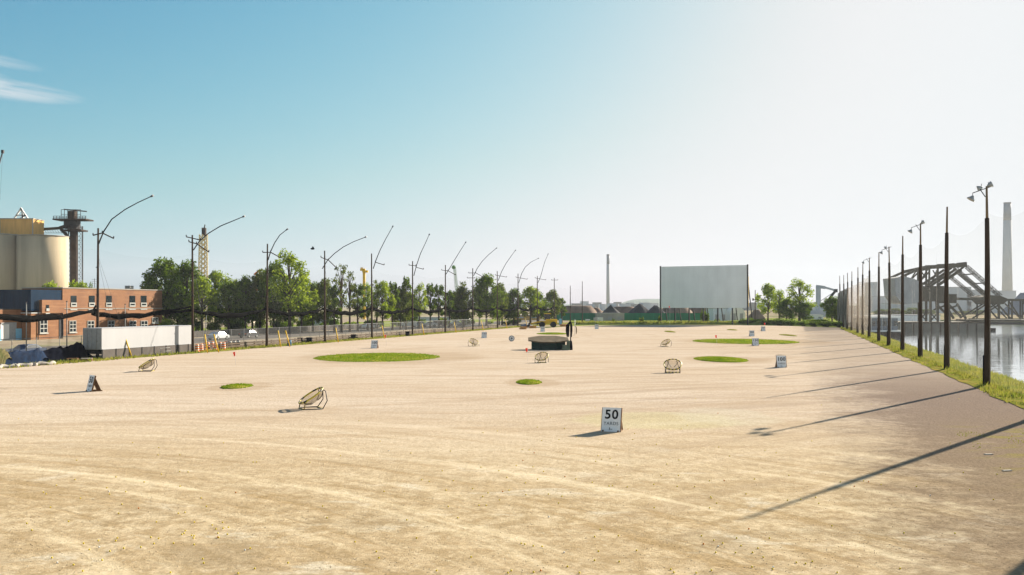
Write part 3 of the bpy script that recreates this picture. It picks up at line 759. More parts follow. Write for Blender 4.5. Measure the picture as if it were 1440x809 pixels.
BL = [(438.5, 575, -66, 1.08, 'yellow and black chipping basket nearest the camera, left of centre'), (207, 522.3, -84, 1.05, 'chipping basket at far left before the white trailer'),
      (666, 487, 38, 1.0, 'chipping basket left of the round target disc'), (762, 510.2, -22, .95, 'chipping basket just below the octagonal hut'),
      (946, 524.2, -10, 1.05, 'round-faced chipping basket right of centre before the ovals of turf'), (936.5, 487.4, -58, .95, 'farthest chipping basket, left of the wide far green')]
for i, (px, py, rz, s, lab) in enumerate(BL):
    if i == 0: bk.location = G(px, py); bk.rotation_euler = (0, 0, R(rz)); bk.scale = (s, s, s); bk['label'] = lab
    else: dup(bk, G(px, py), R(rz), (s, s, s), lab)

# octagonal hut ------------------------------------------------------
hp = G(772, 492.8) + Vector((0, 2.6, 0))
t = thing('octagonal_hut', 'low dark green octagonal hut with a sloping brown top, mid-lot', 'hut', hp)
def zroof(x, y, o=0): return 1.30 + y * .15 + o
oc = [(2.75 * math.cos(R(22.5 + 45 * k)) , 2.5 * math.sin(R(22.5 + 45 * k))) for k in range(8)]
vs = [(x * .9, y * .9, 0) for x, y in oc] + [(x * .9, y * .9, zroof(x, y) - .02) for x, y in oc]
MB().add(vs, [(i, (i + 1) % 8, 8 + (i + 1) % 8, 8 + i) for i in range(8)]).build('wall', M_HUT, t)
vs = [(x * 1.08, y * 1.08, zroof(x, y)) for x, y in oc] + [(x * 1.08, y * 1.08, zroof(x, y, .16)) for x, y in oc]
MB().add(vs, [tuple(range(8))[::-1], tuple(range(8, 16))] + [(i, (i + 1) % 8, 8 + (i + 1) % 8, 8 + i) for i in range(8)]).build('roof', M_HUTTOP, t)
b = MB(); b.box((-.25, -2.36, .75), (1.0, .05, .05)); b.box((-1.2, -2.28, .6), (.06, .06, 1.2)); b.box((.9, -2.28, .6), (.06, .06, 1.2)); b.build('trim', M_DARK, t)
b = MB(); b.box((2.75, -.8, .62), (.45, 1.6, 1.24)); b.box((2.45, -1.75, .35), (1.2, .5, .7)); b.box((2.3, -2.2, .15), (1.1, .4, .3)); b.build('step_block', mat('green_grey_boards', (.16, .19, .13), .8, var=.3, scale=2), t)
t2 = thing('hanging_post', 'dark post hung with black netting at the right side of the hut', 'post', hp + Vector((2.95, -2.1, 0)))
MB().tube([(0, 0, 0), (.0, 0, 1.5), (-.02, 0, 3.9)], [.10, .08, .06], 8).build('shaft', M_BLACK, t2)
MB().tube([(.1, -.05, 0), (.08, -.05, .6), (.06, 0, 1.25)], [.16, .17, .1], 8).build('wrapping', M_BLACK, t2)
b = MB()
for k, (x, w_) in enumerate(((-.48, .17), (-.30, .14), (.12, .12))):
    b.tube([(x * .2, .05, 3.85), (x, .1, 3.3), (x * 1.05, .12, 2.6), (x * .95, .1, 1.75)], [.06, w_, w_ * 1.05, w_ * .4], 8)
b.build('hanging_net', M_BLACK, t2)
p = G(808.5, 472); t3 = thing('white_post', 'slim pale post with tan rags hanging from it, right of the hut', 'post', p)
MB().tube([(0, 0, 0), (0, 0, 3.2)], .06, 8).build('shaft', M_WHITE, t3)
MB().tube([(.1, 0, 2.0), (.30, .02, 1.5), (.32, 0, .7), (.28, 0, .3)], [.05, .13, .12, .04], 7).build('rag', M_DIRT, t3)

# loose stones
rnd = random.Random(91); sb_ = MB()
for _ in range(3800):
    py = 430 + 379 * (.42 + .58 * rnd.random() ** .8); px = rnd.uniform(-10, 1450); q = G(px, py)
    if noise.noise((q.x * .22, q.y * .22, 2)) < rnd.uniform(-.55, .35): continue
    r_ = rnd.uniform(.007, .019); a = rnd.random() * 3.14; vs = []
    for k in range(4): vs.append((q.x + r_ * rnd.uniform(.7, 1.3) * math.cos(a + k * 1.57), q.y + r_ * rnd.uniform(.6, 1.1) * math.sin(a + k * 1.57), .010))
    vs.append((q.x + rnd.uniform(-.3, .3) * r_, q.y, .012 + r_ * rnd.uniform(.7, 1.1))); sb_.add(vs, [(0, 1, 4), (1, 2, 4), (2, 3, 4), (3, 0, 4)])
tag(sb_.build('loose_stones', mat('stones', (.16, .12, .08), .9, var=0, scale=1.4, col2=(.50, .43, .33))), 'small loose stones scattered over the foreground gravel', 'stones', kind='stuff')
# golf balls ------------------------------------------------------
rnd = random.Random(21); proto = {}
def ball_at(x, y, m, lab, grp, k=[0]):
    key = m.name
    if key not in proto:
        o = MB().ball((0, 0, .0), .0215, 8, 6).build('golf_ball', m); proto[key] = o
        tag(o, lab, 'golf ball', grp)
    else: o = proto[key].copy(); COL.objects.link(o)
    o.location = (x, y, .034); return o
clus = [(G(165, 770), .8), (G(290, 755), .7), (G(640, 665), 3), (G(1050, 780), 1.0), (G(780, 690), 2.5), (G(860, 640), 3.5), (G(1070, 690), 2.5), (G(160, 690), 2)]
made = 0
while made < 255:
    if rnd.random() < .45:
        c_, s_ = rnd.choice(clus); x = rnd.gauss(c_.x, s_); y = rnd.gauss(c_.y, s_)
    else:
        py = 430 + 379 * rnd.random() ** .55; px = rnd.uniform(0, 1440)
        if py < 560: continue
        p = G(px, py); x, y = p.x, p.y
    if y < 21 or y > 62 or abs(x) > .52 * y or (.961 * x - .276 * y) > 12: continue
    k = rnd.random()
    if k < .88: ball_at(x, y, M_BALLY, 'yellow golf ball lying on the gravel', 'yellow golf balls on the gravel')
    elif k < .93: ball_at(x, y, M_BALLO, 'orange golf ball lying on the gravel', 'orange golf balls on the gravel')
    else: ball_at(x, y, M_BALLW, 'white golf ball lying on the gravel', 'white golf balls on the gravel')
    made += 1
for px, py, lab in ((1390, 640, 'longer pale scrap of board on the grey gravel at right'), (1416, 663, 'shorter pale scrap of board on the grey gravel at right edge')):
    b = MB(); b.box((0, 0, .02), (.35, .12, .03)); o = b.build('board_scrap', M_CONC); o.location = G(px, py) + Vector((0, 0, .012)); o.rotation_euler = (0, 0, .2)
    tag(o, lab, 'board', 'board scraps')

# ================================================================ LEFT SIDE
# white semi-trailer on a dark skirt
tp0 = line_pt(143, 77.0); tz = R(90) - TH - R(0)
t = thing('trailer', 'long white box trailer with grey end doors beside the lot', 'trailer', tp0, tz)
L_ = 16.9; W_ = 2.5
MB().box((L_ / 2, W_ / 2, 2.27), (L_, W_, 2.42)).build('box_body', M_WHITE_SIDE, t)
b = MB()
b.box((L_ / 2, -.015, 3.44), (L_ + .02, .03, .08)); b.box((L_ / 2, -.015, 1.10), (L_ + .02, .03, .08)); b.build('side_rail', M_WHITE_SIDE, t)
b = MB(); b.box((-.03, W_ / 4, 2.27), (.05, W_ / 2 - .06, 2.3)); d1 = b.build('door', M_GREY, t)
b = MB(); b.box((-.03, W_ * .75, 2.27), (.05, W_ / 2 - .06, 2.3)); d2 = b.build('door', M_GREY, t)
for d, y in ((d1, W_ / 4), (d2, W_ * .75)):
    b = MB(); b.tube([(-.08, y, 1.15), (-.08, y, 3.4)], .02, 6); b.box((-.09, y - .1, 2.0), (.03, .3, .05)); b.build('lock_bar', M_STEEL, d)
b = MB()
b.box((L_ / 2, -.03, .53), (L_, .04, 1.0))
b.build('skirt', mat('skirt_fabric', (.115, .10, .09), .9, var=.12, scale=1), t)
for i in range(8): MB().box((.05 + i * 2.3, -.07, .55), (.06, .06, 1.08)).build('skirt_post', M_DARK, t)
MB().box((L_ / 2, W_ / 2, .8), (L_ - .4, W_ - .5, .5)).build('chassis', M_DARK, t)
for x in (11.5, 12.8):
    for y in (.35, W_ - .35): MB().tube([(x, y - .14, .5), (x, y + .14, .5)], .5, 18).build('wheel', M_TYRE, t)
# rack leaning on the skirt
t = thing('tube_rack', 'low pale tube rack leaning on the trailer skirt', 'rack', G(232, 499.2), tz)
b = MB(); b.tube([(-1.0, -.2, 0), (-1.0, 0, .85), (1.0, 0, .85), (1.0, -.2, 0)], .03, 6); b.tube([(-1, -.1, .45), (1, -.1, .45)], .025, 6); b.build('frame', M_STEEL, t)

# chain-link fence
def chain_fence(name, a0, pxs, hgt, label, lot=True):
    pts = [line_pt(px, a0) for px in pxs]
    t = thing(name, label, 'fence', pts[0])
    b = MB(); L = (pts[-1] - pts[0]).length; n_ = int(L / 3.5)
    P2 = [pts[0] + (pts[-1] - pts[0]) * (i / n_) for i in range(n_ + 1)]
    for i, q in enumerate(P2[:98]):
        MB().tube([q, q + Vector((0, 0, hgt + .05))], .035, 6).build('post', M_STEEL, t, world=True)
    b.tube([P2[0] + Vector((0, 0, hgt)), P2[-1] + Vector((0, 0, hgt))], .028, 6); b.build('top_rail', M_STEEL, t, world=True)
    MB().add([P2[0], P2[-1], P2[-1] + Vector((0, 0, hgt)), P2[0] + Vector((0, 0, hgt))], [(0, 1, 2, 3)]).build('mesh', M_CHAIN, t, world=True)
chain_fence('chain_link_fence', 84, (-60, 690), 2.4, 'long chain-link fence with steel posts behind the left poles')
# low timber barrier
t = thing('timber_barrier', 'low dark timber barrier running behind the left poles', 'barrier', line_pt(276, 77.6))
a_, b_ = line_pt(276, 77.6), line_pt(705, 77.6); L = (b_ - a_).length; n_ = int(L / 2.4)
for nm, zc, hh in (('upper_plank', .68, .22), ('lower_plank', .33, .28)):
    MB().beam(a_ + Vector((0, 0, zc)), b_ + Vector((0, 0, zc)), .08, hh).build(nm, mat(nm + '_wood', (.12, .09, .065), .9, var=.35, scale=.8), t, world=True)
for i in range(min(n_, 98)):
    q = a_ + (b_ - a_) * (i / n_) - VD * .1; MB().box((q.x, q.y, .42), (.16, .16, .84)).build('post', M_WOOD, t, world=True)
for px, py, lab in ((435, 482.5, 'black cubic bin beside the fourth left pole'), (497, 477.5, 'small black bin before the timber barrier'), (573, 472.5, 'black bin at the foot of the sixth left pole'), (434 - 12, 482.9, 'small dark crate left of the black bin')):
    b = MB(); b.box((0, 0, .42), (.75, .7, .8)); b.box((0, 0, .86), (.82, .78, .07)); o = b.build('bin', M_BLACK); o.location = G(px, py); tag(o, lab, 'bin', 'dark bins along the barrier')
p = G(407, 486.8); t = thing('blue_drum', 'blue drum standing by the yellow guy sleeve', 'drum', p)
MB().cyl((0, 0, 0), .29, .9, 14).build('body', mat('blue_drum', (.04, .16, .28), .5), t); b = MB(); b.cyl((0, 0, .28), .305, .04, 14); b.cyl((0, 0, .6), .305, .04, 14); b.cyl((0, 0, .88), .3, .03, 14); b.build('hoop', M_DARK, t)

# striped traffic drums
def drum_proto(white_first, lab):
    t = thing('traffic_drum', lab, 'traffic drum', group='striped traffic drums by the second left pole')
    MB().tube([(0, 0, .0), (0, 0, .08), (0, 0, .1), (0, 0, .55), (0, 0, .98), (0, 0, 1.0)], [.36, .36, .27, .25, .22, .10], 14).build('body', M_ORANGE if white_first else M_BLACK, t)
    for z in (.22, .52, .82):
        MB().cyl((0, 0, z - .05), .275 - z * .045, .15, 14).build('white_band', M_WHITE, t)
    return t
pr = [drum_proto(True, 'x'), drum_proto(False, 'x')]
dl = [(277, 495, 0), (283, 494.3, 0), (288, 493.4, 0), (292, 491.6, 0), (303, 492.8, 0), (309, 491.5, 0), (314.5, 491.8, 0), (318, 490, 0), (323, 489.3, 1), (329, 488.9, 1), (335, 488.4, 1), (298, 490.6, 0)]
used = [False, False]
dls = sorted(dl)
for k, (px, py, ty) in enumerate(dls):
    lab = f"{ORD[k]} from the left of the striped drums, " + ('orange and white' if ty == 0 else 'black and white')
    if not used[ty]: pr[ty].location = G(px, py); pr[ty]['label'] = lab; used[ty] = True
    else: dup(pr[ty], G(px, py), label=lab)

# slim metal posts
for px, ytop, a0, lab in ((37, 425, 82.5, 'slim pale metal post before the low brick wall'), (94, 424, 80.5, 'slim pale metal post at the corner of the two-storey brick block'), (176, 428, 83, 'slim pale metal post rising behind the trailer'),
                          (288, 440, 86, 'thin leaning metal post behind the striped drums')):
    p = line_pt(px, a0); D = p.y; t = thing('metal_post', lab, 'post', p, group='slim metal posts at left')
    hh = H + (HY - ytop) * D / F
    MB().tube([(0, 0, 0), (.25 if px == 288 else 0, 0, hh)], [.07, .05], 8).build('shaft', M_STEEL, t); MB().cyl((.25 if px == 288 else 0, 0, hh - .05), .09, .1, 8).build('cap', M_DARK, t)

# tarp heaps
def heap(name, outline, D, depth, m, label, cat, seed=0, n=26, rows=7):
    # outline: (px, y_top) along the heap; base on the ground at distance D(px)
    vs = []; fs = []
    for i in range(n + 1):
        f = i / n; k = f * (len(outline) - 1); j = min(int(k), len(outline) - 2); fr = k - j
        px = outline[j][0] * (1 - fr) + outline[j + 1][0] * fr; yt = outline[j][1] * (1 - fr) + outline[j + 1][1] * fr
        Dm = D(px); top = max(.02, H - (yt - HY) * Dm / F)
        for r_ in range(rows + 1):
            q = r_ / rows; pr_ = math.sin(math.pi * q) ** .75 if 0 < q < 1 else 0
            dy = (q - .5) * depth; nzv = noise.noise((i * .45 + seed, r_ * .8, seed)) * .16 * pr_
            vs.append(((px - CX) * Dm / F + nzv, Dm + dy, top * pr_ * (1 + nzv) - .02 * (pr_ == 0)))
    for i in range(n):
        for r_ in range(rows): q = i * (rows + 1) + r_; fs.append((q, q + rows + 1, q + rows + 2, q + 1))
    return tag(MB().add(vs, fs, True).build(name, m), label, cat)
Dl = lambda px: 79.2 / (.287 - (px - CX) / F)
heap('net_heap', [(48, 507), (60, 494), (72, 489.5), (84, 487.3), (92, 488), (100, 485), (108, 482.4), (112.5, 482.2), (117, 488), (123, 497), (130, 504)], Dl, 2.6, M_BLACK, 'big heap of black netting between trailer and blue tarps', 'net heap', 2, 40)
heap('tarp_heap', [(8, 505), (14, 496), (22, 493), (33, 494), (45, 493), (54, 490), (60, 494), (64, 503)], lambda px: 77.6 / (.287 - (px - CX) / F), 2.0, M_TARPB, 'crumpled blue tarps heaped left of the black net heap', 'tarp heap', 8, 34)
heap('shrub_mass', [(-14, 502), (-5, 492), (4, 491), (9, 495), (13, 503)], lambda px: 77.2 / (.287 - (px - CX) / F), 2.0, grass_mat('dull_scrub', (.07, .08, .03), (.12, .12, .05), (.14, .10, .06)), 'dull low scrub at the left edge before the brick wall', 'scrub', 3)
for k, (x0, x1, lab) in enumerate(((-10, 20, 'leftmost roll of dirty white sheeting on the verge'), (18, 47, 'middle roll of dirty white sheeting on the verge'), (45, 80, 'right roll of dirty white sheeting before the black heap'))):
    pts = []
    for j in range(9):
        px = x0 + (x1 - x0) * j / 8; q = line_pt(px, 75.2 - k * .1); q.z = .16 + .07 * math.sin(j * 1.9 + k); q += VD * (.25 * math.sin(j * 1.1 + k)); pts.append(q)
    tag(MB().tube(pts, [.14 + .08 * math.sin(j * 2.1 + k) ** 2 for j in range(9)], 8).build('sheeting_roll', M_CONC), lab, 'sheeting roll', 'rolls of white sheeting')
for px, py, lab in ((102, 508, 'dark pallet at the foot of the black net heap'), (122, 508, 'pale-topped pallet by the trailer corner')):
    t = thing('pallet', lab, 'pallet', G(px, py), .3, 'pallets on the left verge'); b = MB()
    for k in range(5): b.box((0, -.45 + k * .225, .30), (1.1, .15, .03))
    b.build('deck', M_PLY if px < 110 else M_CONC, t); b = MB()
    for x in (-.5, 0, .5): b.box((x, 0, .2), (.09, 1.0, .16)); b.box((x, 0, .06), (.1, 1.0, .1))
    b.build('bearer', M_PLY, t)

# cars ------------------------------------------------------
def make_car(paint, label, cat, loc, rz, van=False):
    t = thing('parked_car', label, cat, loc, rz)
    prof = [(-2.2, .35), (-2.22, .75), (-1.75, .92), (-1.2, .98), (-.55, 1.42), (.75, 1.44), (1.5, 1.0), (2.15, .95), (2.22, .6), (2.2, .35)] if not van else \
           [(-2.3, .35), (-2.32, .9), (-1.9, 1.1), (-1.4, 1.75), (2.2, 1.8), (2.3, .9), (2.3, .35)]
    b = MB(); vs = []; fs = []; n = len(prof)
    for s_, yy in enumerate((-.86, -.88, .88, .86)):
        for (x, z) in prof: k = .80 if z > 1.1 else 1; vs.append((x, yy * k, z if s_ in (1, 2) else z))
    for s_ in range(3):
        for i in range(n): l = (i + 1) % n; fs.append((s_ * n + i, s_ * n + l, (s_ + 1) * n + l, (s_ + 1) * n + i))
    fs += [tuple(range(n))[::-1], tuple(range(3 * n, 4 * n))]
    b.add(vs, fs).build('body', paint, t)
    for s_ in (-1, 1):
        wn = [(-1.05, 1.0), (-.5, 1.36), (.7, 1.38), (1.25, 1.03)] if not van else [(-1.6, 1.15), (-1.3, 1.6), (1.8, 1.62), (1.8, 1.15)]
        q = MB(); q.add([(x, s_ * (.885 if z < 1.1 else .725), z) for x, z in wn], [(0, 1, 2, 3) if s_ < 0 else (3, 2, 1, 0)]); q.build('side_window', M_GLASS, t)
    for x in (-1.35, 1.35):
        for s_ in (-1, 1):
            wh = MB().tube([(x, s_ * .68, .33), (x, s_ * .90, .33)], .33, 16).build('wheel', M_TYRE, t)
            MB().tube([(x, s_ * .90, .33), (x, s_ * .91, .33)], .19, 12).build('hubcap', M_STEEL, wh)
    for s_ in (-1, 1): MB().box((-2.22, s_ * .62, .72), (.05, .32, .13)).build('headlight', M_WHITE, t); MB().box((2.21, s_ * .62, .8), (.05, .3, .14)).build('tail_light', M_RED, t)
    return t
crz = math.atan2(UD.y, UD.x)
make_car(M_CARS, 'silver car on the road behind the striped drums', 'car', G(307, 478), crz + math.pi)
make_car(M_CARB, 'black car on the road between second and third left poles', 'car', G(350, 475.2), crz + math.pi)
make_car(M_CARN, 'dark car parked by the brick wall behind the blue tarps', 'car', line_pt(38, 90), crz)
for k, (px, D, pm, lab) in enumerate(((574, 268, M_WHITE, 'white car parked beyond trees near sixth left pole'), (590, 272, M_CARS, 'silver car parked beyond trees right of the sixth left pole'), (604, 276, M_WHITE, 'white car parked beyond trees, left of the seventh left pole'),
                                      (617, 280, M_CARB, 'black car parked beyond trees at the seventh left pole'), (640, 288, M_WHITE, 'white car parked beyond trees right of the seventh left pole'), (521, 250, M_WHITE, 'white car parked beyond trees at the fifth left pole'), (446, 262, M_CARS, 'silver car parked beyond trees by the fourth left pole'))):
    c_ = make_car(pm, lab, 'car', Vector(((px - CX) * D / F, D, 0)), R(k * 7), k % 3 == 0); c_['group'] = 'cars parked beyond the trees'

# far side fence of the road
t = thing('screened_fence', 'dark screened fence along the far side of the road', 'fence', line_pt(262, 112))
a_, b_ = line_pt(262, 112), line_pt(520, 112); n_ = 24
MB().beam(a_ + Vector((0, 0, .62)), b_ + Vector((0, 0, .62)), .03, 1.2).build('fabric', mat('fence_fabric', (.07, .062, .055), .95, var=.2, scale=.4), t, world=True)
for i in range(n_ + 1): q = a_ + (b_ - a_) * i / n_; MB().tube([q, q + Vector((0, 0, 1.45))], .04, 6).build('post', M_DARK, t, world=True)

# ---------------- brick building
Ob = line_pt(228, 132.4); brz = math.atan2(UD.y, UD.x)
def S(px): return (line_pt(px, 132.4) - Ob).dot(UD)
def ZB(px, y): return H + (HY - y) * line_pt(px, 132.4).y / F
t = thing('brick_building', 'long orange-brown brick building with two-storey block behind the trailer', 'building', Ob, brz)
s88 = S(88); s53 = S(53); zt = ZB(88, 405.5)
MB().box((s88 / 2, 4.5, zt / 2), (-s88, 9, zt)).build('main_block', M_BRICK, t)
MB().box((s88 / 2, 4.5, zt + .09), (-s88 + .2, 9.2, .18)).build('coping', M_CONC, t)
MB().box(((s88 - 75) / 2, 6.1, 2.65), (75 + s88 - .006, 8.0, 5.3)).build('low_wing', M_BRICK, t)
MB().box(((s88 - 75) / 2, 6.2, 5.38), (75 + s88 - .2, 8.2, .16)).build('low_coping', M_DARK, t)
zb = ZB(70, 422); s53 = S(55); MB().box(((s53 + s88) / 2, .3, (4.7 + zb) / 2), (s88 - s53 - .3, 1.6, zb - 4.7)).build('upper_room', M_BRICK, t)
sb = S(44); zc = ZB(60, 408.5); MB().box(((sb + s88) / 2, 4.15, (5.2 + zc) / 2), (s88 - sb - .02, 8.1, zc - 5.0)).build('blue_cladding', M_BLUEC, t)
s43 = S(42); MB().box(((s43 + s88) / 2 - .2, 1.0, 2.32), (s88 - s43 - .9, 2.0, 4.64)).build('front_bay', M_BRICK, t)
MB().box(((s43 + s88) / 2 - .2, 1.0, 4.71), (s88 - s43 - .7, 2.3, .12)).build('bay_coping', M_WHITE, t)
MB().box((S(86), .1, ZB(86, 460) / 2 + .3), (1.1, .3, 5.0)).build('recess', M_DARK, t)
MB().box((s88 / 2, -.06, ZB(140, 434)), (-s88, .12, .12)).build('band_course', M_CONC, t)
MB().box((s88 / 2, -.15, .25), (-s88 + .4, .3, .5)).build('plinth', M_DIRT, t)
M_WFRAME = mat('aged_white_frame', (.40, .40, .37), .7, var=.15, scale=1)
def window(px0, px1, y0, y1, style, yo=0.0):
    pc = (px0 + px1) / 2; s0, s1 = S(px0), S(px1); z1, z0 = ZB(pc, y0), ZB(pc, y1); sc_, zc_ = (s0 + s1) / 2, (z0 + z1) / 2; ww, hh = s1 - s0, z1 - z0
    wn = MB().box((sc_, yo - .02, zc_), (ww, .04, hh)).build('window', M_GLASS, t)
    f = MB(); tk = .11
    if style == 'low':
        for x in (s0, s1): f.box((x, yo - .07, zc_), (tk, .06, hh))
        for z in (z0, z1): f.box((sc_, yo - .07, z), (ww + tk, .06, tk))
        f.box((sc_, yo - .08, zc_), (.13, .05, hh))
        for q in (.33, .66): f.box((sc_, yo - .083, z0 + hh * q), (ww, .05, .13))
        f.box((sc_, yo - .12, z0 - .12), (ww + .4, .16, .2))
    else:
        zs = z0 + hh * .30
        f.box((sc_, yo - .07, zs), (ww + .05, .06, .22)); f.box((sc_, yo - .07, z0 + .06), (ww + .05, .06, .28))
        f.box((s0 + .1, yo - .072, (z0 + zs) / 2), (.2, .06, zs - z0)); f.box((s1 - .1, yo - .072, (z0 + zs) / 2), (.2, .06, zs - z0))
        f.box((sc_, yo - .05, z0 - .55), (ww + .3, .06, .3))
    f.build('frame', M_WFRAME, wn)
for px in (103.5, 129, 153, 186, 202): window(px - 4, px + 4, 416, 431, 'up')
for px in (102, 127.5, 156, 186.5, 202.5): window(px - 4.5, px + 4.5, 451.5, 467, 'low')
window(214, 222, 447, 454, 'low')
window(56, 66, 450, 468, 'low', -.0)
window(61.5, 65.5, 429, 437, 'up', -.52)
# loading door, light blue panels, pale end
b = MB(); b.box((S(26), 2.05, 1.55), (S(35.5) - S(14), .1, 3.1)); b.build('loading_door', M_GREY, t)
b = MB(); b.box((S(20), 1.98, 1.5), (S(26) - S(14), .06, 2.6)); b.build('white_panel', M_WHITE, t)
for px in (10.3, 40): MB().box((S(px), 2.0, 1.0), (1.5, .1, 2.0)).build('blue_door', M_LBLUE, t)
b = MB()
for z in (1.0, 1.9, 2.8, 3.7): pass
MB().box((S(2), 2.02, 2.9), (1.2, .08, .6)).build('notice', M_WHITE, t)
for px in (53, 87.5): MB().tube([(S(px), -.12, 0), (S(px), -.12, 7)], .07, 6).build('drainpipe', M_DARK, t)
b = MB(); b.box((S(205), 4, zt + .5), (1.2, 1.2, .9)); b.box((S(150), 6, zt + .6), (.8, .8, 1.1)); b.build('roof_vent', M_STEEL, t)
b = MB(); b.tube([(S(163), 5, zt), (S(163), 5, zt + 2.2)], .05, 6)
for z in (1.2, 1.6, 2.0): b.beam((S(163) - .8, 5, zt + z), (S(163) + .8, 5, zt + z), .04)
b.build('antenna', M_DARK, t)

# ---------------- silos
def silo(px0, px1, ytop, D, lab):
    r = (px1 - px0) / 2 * D / F; c_ = Vector((((px0 + px1) / 2 - CX) * D / F, D, 0)); z = H + (HY - ytop) * D / F
    t = thing('silo', lab, 'silo', c_, group='concrete silos at left')
    MB().cyl((0, 0, 0), r, z, 48).build('shell', M_SILO, t); b = MB(); b.cyl((0, 0, z), r + .12, .3, 48); b.build('cap_ring', M_CONC, t)
    return z
silo(-40, 27, 331.5, 300, 'left broad cream concrete silo, cut by the picture edge')
silo(27, 93.5, 333.5, 301, 'right broad cream concrete silo beside the dark steel tower')
D = 303
z0, z1 = H + (HY - 333) * D / F, H + (HY - 309.5) * D / F
c0 = Vector(((30 - CX) * D / F, D, 0)); wq = 62 * D / F
t = thing('silo_headhouse', 'tan boxy headhouse sitting on top of the silos', 'headhouse', (c0.x, c0.y, z0 + .35))
zz_ = z1 - z0 - .35
MB().box((-1.0, 0, zz_ / 2), (wq - 1.0, 7, zz_)).build('wall', M_TAN, t)
b = MB(); b.box((-1.0, 0, zz_ + .12), (wq - .7, 7.3, .25)); b.box((wq / 2 - 1.6, -3.55, zz_ / 2), (.3, .15, zz_)); b.box((-4.9, -3.55, zz_ / 2), (.3, .15, zz_)); b.build('trim', M_CONC, t)
p = lambda px, y: Q(px, y, D - 1) - t.location
b = MB()
for A_, B_ in (((19, 309), (30, 293)), ((40, 309), (29, 292.5)), ((23, 303), (37, 303)), ((30, 293), (33, 309)), ((26, 309), (36, 303))): b.beam(p(*A_), p(*B_), .45)
b.build('truss', M_WHITE, t)
# dark tower with platforms
D = 310
t = thing('steel_tower', 'dark rusty steel elevator tower with railed platforms beside the silos', 'tower', Vector(((104 - CX) * D / F, D, 0)))
m = D / F
def zt_(y): return H + (HY - y) * D / F
def lx(px): return (px - 104) * m
MB().box((0, 0, zt_(312) / 2), (lx(109) - lx(101) , 1.8, zt_(312))).build('shaft', M_RUST, t)
for x in (94.5, 99.5, 114.5): MB().box((lx(x), .9, zt_(318) / 2), (.25, .25, zt_(318))).build('column', M_RUST, t)
b = MB(); y = 320
while y < 412:
    b.beam((lx(94.5), .9, zt_(y)), (lx(99.5), .9, zt_(y + 6)), .1); b.beam((lx(109), .9, zt_(y)), (lx(114.5), .9, zt_(y + 6)), .1); b.beam((lx(114.5), .9, zt_(y)), (lx(109), .9, zt_(y + 6)), .08); b.beam((lx(94.5), .9, zt_(y)), (lx(114.5), .9, zt_(y)), .1); y += 6
b.build('bracing', M_RUST, t)
for (x0, x1, y_, d_) in ((80, 126, 309.5, 6), (92, 119, 324.5, 5), (88, 104, 334, 4)): MB().box(((lx(x0) + lx(x1)) / 2, 0, zt_(y_)), (lx(x1) - lx(x0), d_, .45)).build('platform', M_RUST, t)
MB().box((lx(101.5), 0, zt_(316.5)), (lx(110) - lx(92), 3, 2.6)).build('machine_house', M_DARK, t)
b = MB()
for (x0, x1, yb, yt) in ((80, 126, 309, 305), (91, 118, 309, 296), (92, 119, 324, 319)):
    for yy in (yt, (yt + yb) / 2): b.beam((lx(x0), -2.4, zt_(yy)), (lx(x1), -2.4, zt_(yy)), .13)
    k = x0
    while k <= x1: b.beam((lx(k), -2.4, zt_(yb)), (lx(k), -2.4, zt_(yt)), .13); k += 4.5
b.build('railing', M_RUST, t)
b = MB(); b.box((lx(103), -.5, zt_(302.5)), (2.2, 2, 2.4)); b.beam((lx(92), -1, zt_(295)), (lx(124), -1, zt_(298)), .35); b.build('hoist', M_RUST, t)
b = MB(); b.beam((lx(60), 0, zt_(322.5)), (lx(84), 0, zt_(321)), .9, .8); b.beam((lx(84), 0, zt_(321)), (lx(96), 0, zt_(317)), .9, 1.0); b.beam((lx(60), -.5, zt_(328)), (lx(96), -.5, zt_(328)), .12)
k = 60
while k < 94: b.beam((lx(k), -.5, zt_(324)), (lx(k + 3), -.5, zt_(328)), .1); k += 3.6
b.beam((lx(86), 0, zt_(322)), (lx(98), 0, zt_(336)), .8); b.build('conveyor', M_BRIDGE, t)

# tower cranes
def lattice(mb, p, q, w_, nseg, r, w2=None):
    p = Vector(p); q = Vector(q); d = (q - p).normalized(); a = d.orthogonal().normalized(); c_ = d.cross(a); w2 = w2 or w_
    crn = lambda f, k: p + (q - p) * f + (a * (1 if k in (0, 1) else -1) + c_ * (1 if k in (0, 3) else -1)) * (w_ + (w2 - w_) * f) / 2
    for k in range(4): mb.beam(crn(0, k), crn(1, k), r * 1.3)
    for i in range(nseg):
        for k in range(4):
            k2 = (k + 1) % 4; mb.beam(crn(i / nseg, k), crn((i + 1) / nseg, k2 if i % 2 else k) if 0 else crn((i + 1) / nseg, k2), r)
            mb.beam(crn(i / nseg, k), crn(i / nseg, k2), r)
D = 420; m = D / F
t = thing('lattice_mast', 'pale yellow lattice mast standing behind the trees', 'mast', Vector(((285 - CX) * m, D, 0)))
b = MB(); lattice(b, (0, 0, 0), (.3, 0, H + (HY - 330) * m), 3.2, 18, .28, 2.4); b.build('mast', mat('pale_yellow_steel', (.62, .50, .25), .6), t)
b = MB(); b.box((.6, 0, H + (HY - 326) * m), (1.6, 1.6, 3.4)); b.beam((.2, 0, H + (HY - 330) * m), (1.0, 0, H + (HY - 316) * m), .35); b.build('head', M_RUST, t)
D = 420; m = D / F
t = thing('crane_mast', 'orange-yellow crane mast rising above the trees left of the fifth left pole', 'crane', Vector(((512 - CX) * m, D, 0)))
b = MB(); b.box((0, 0, (H + 52 * m) / 2), (1.05, 1.05, H + 52 * m)); b.build('mast', M_YEL, t)
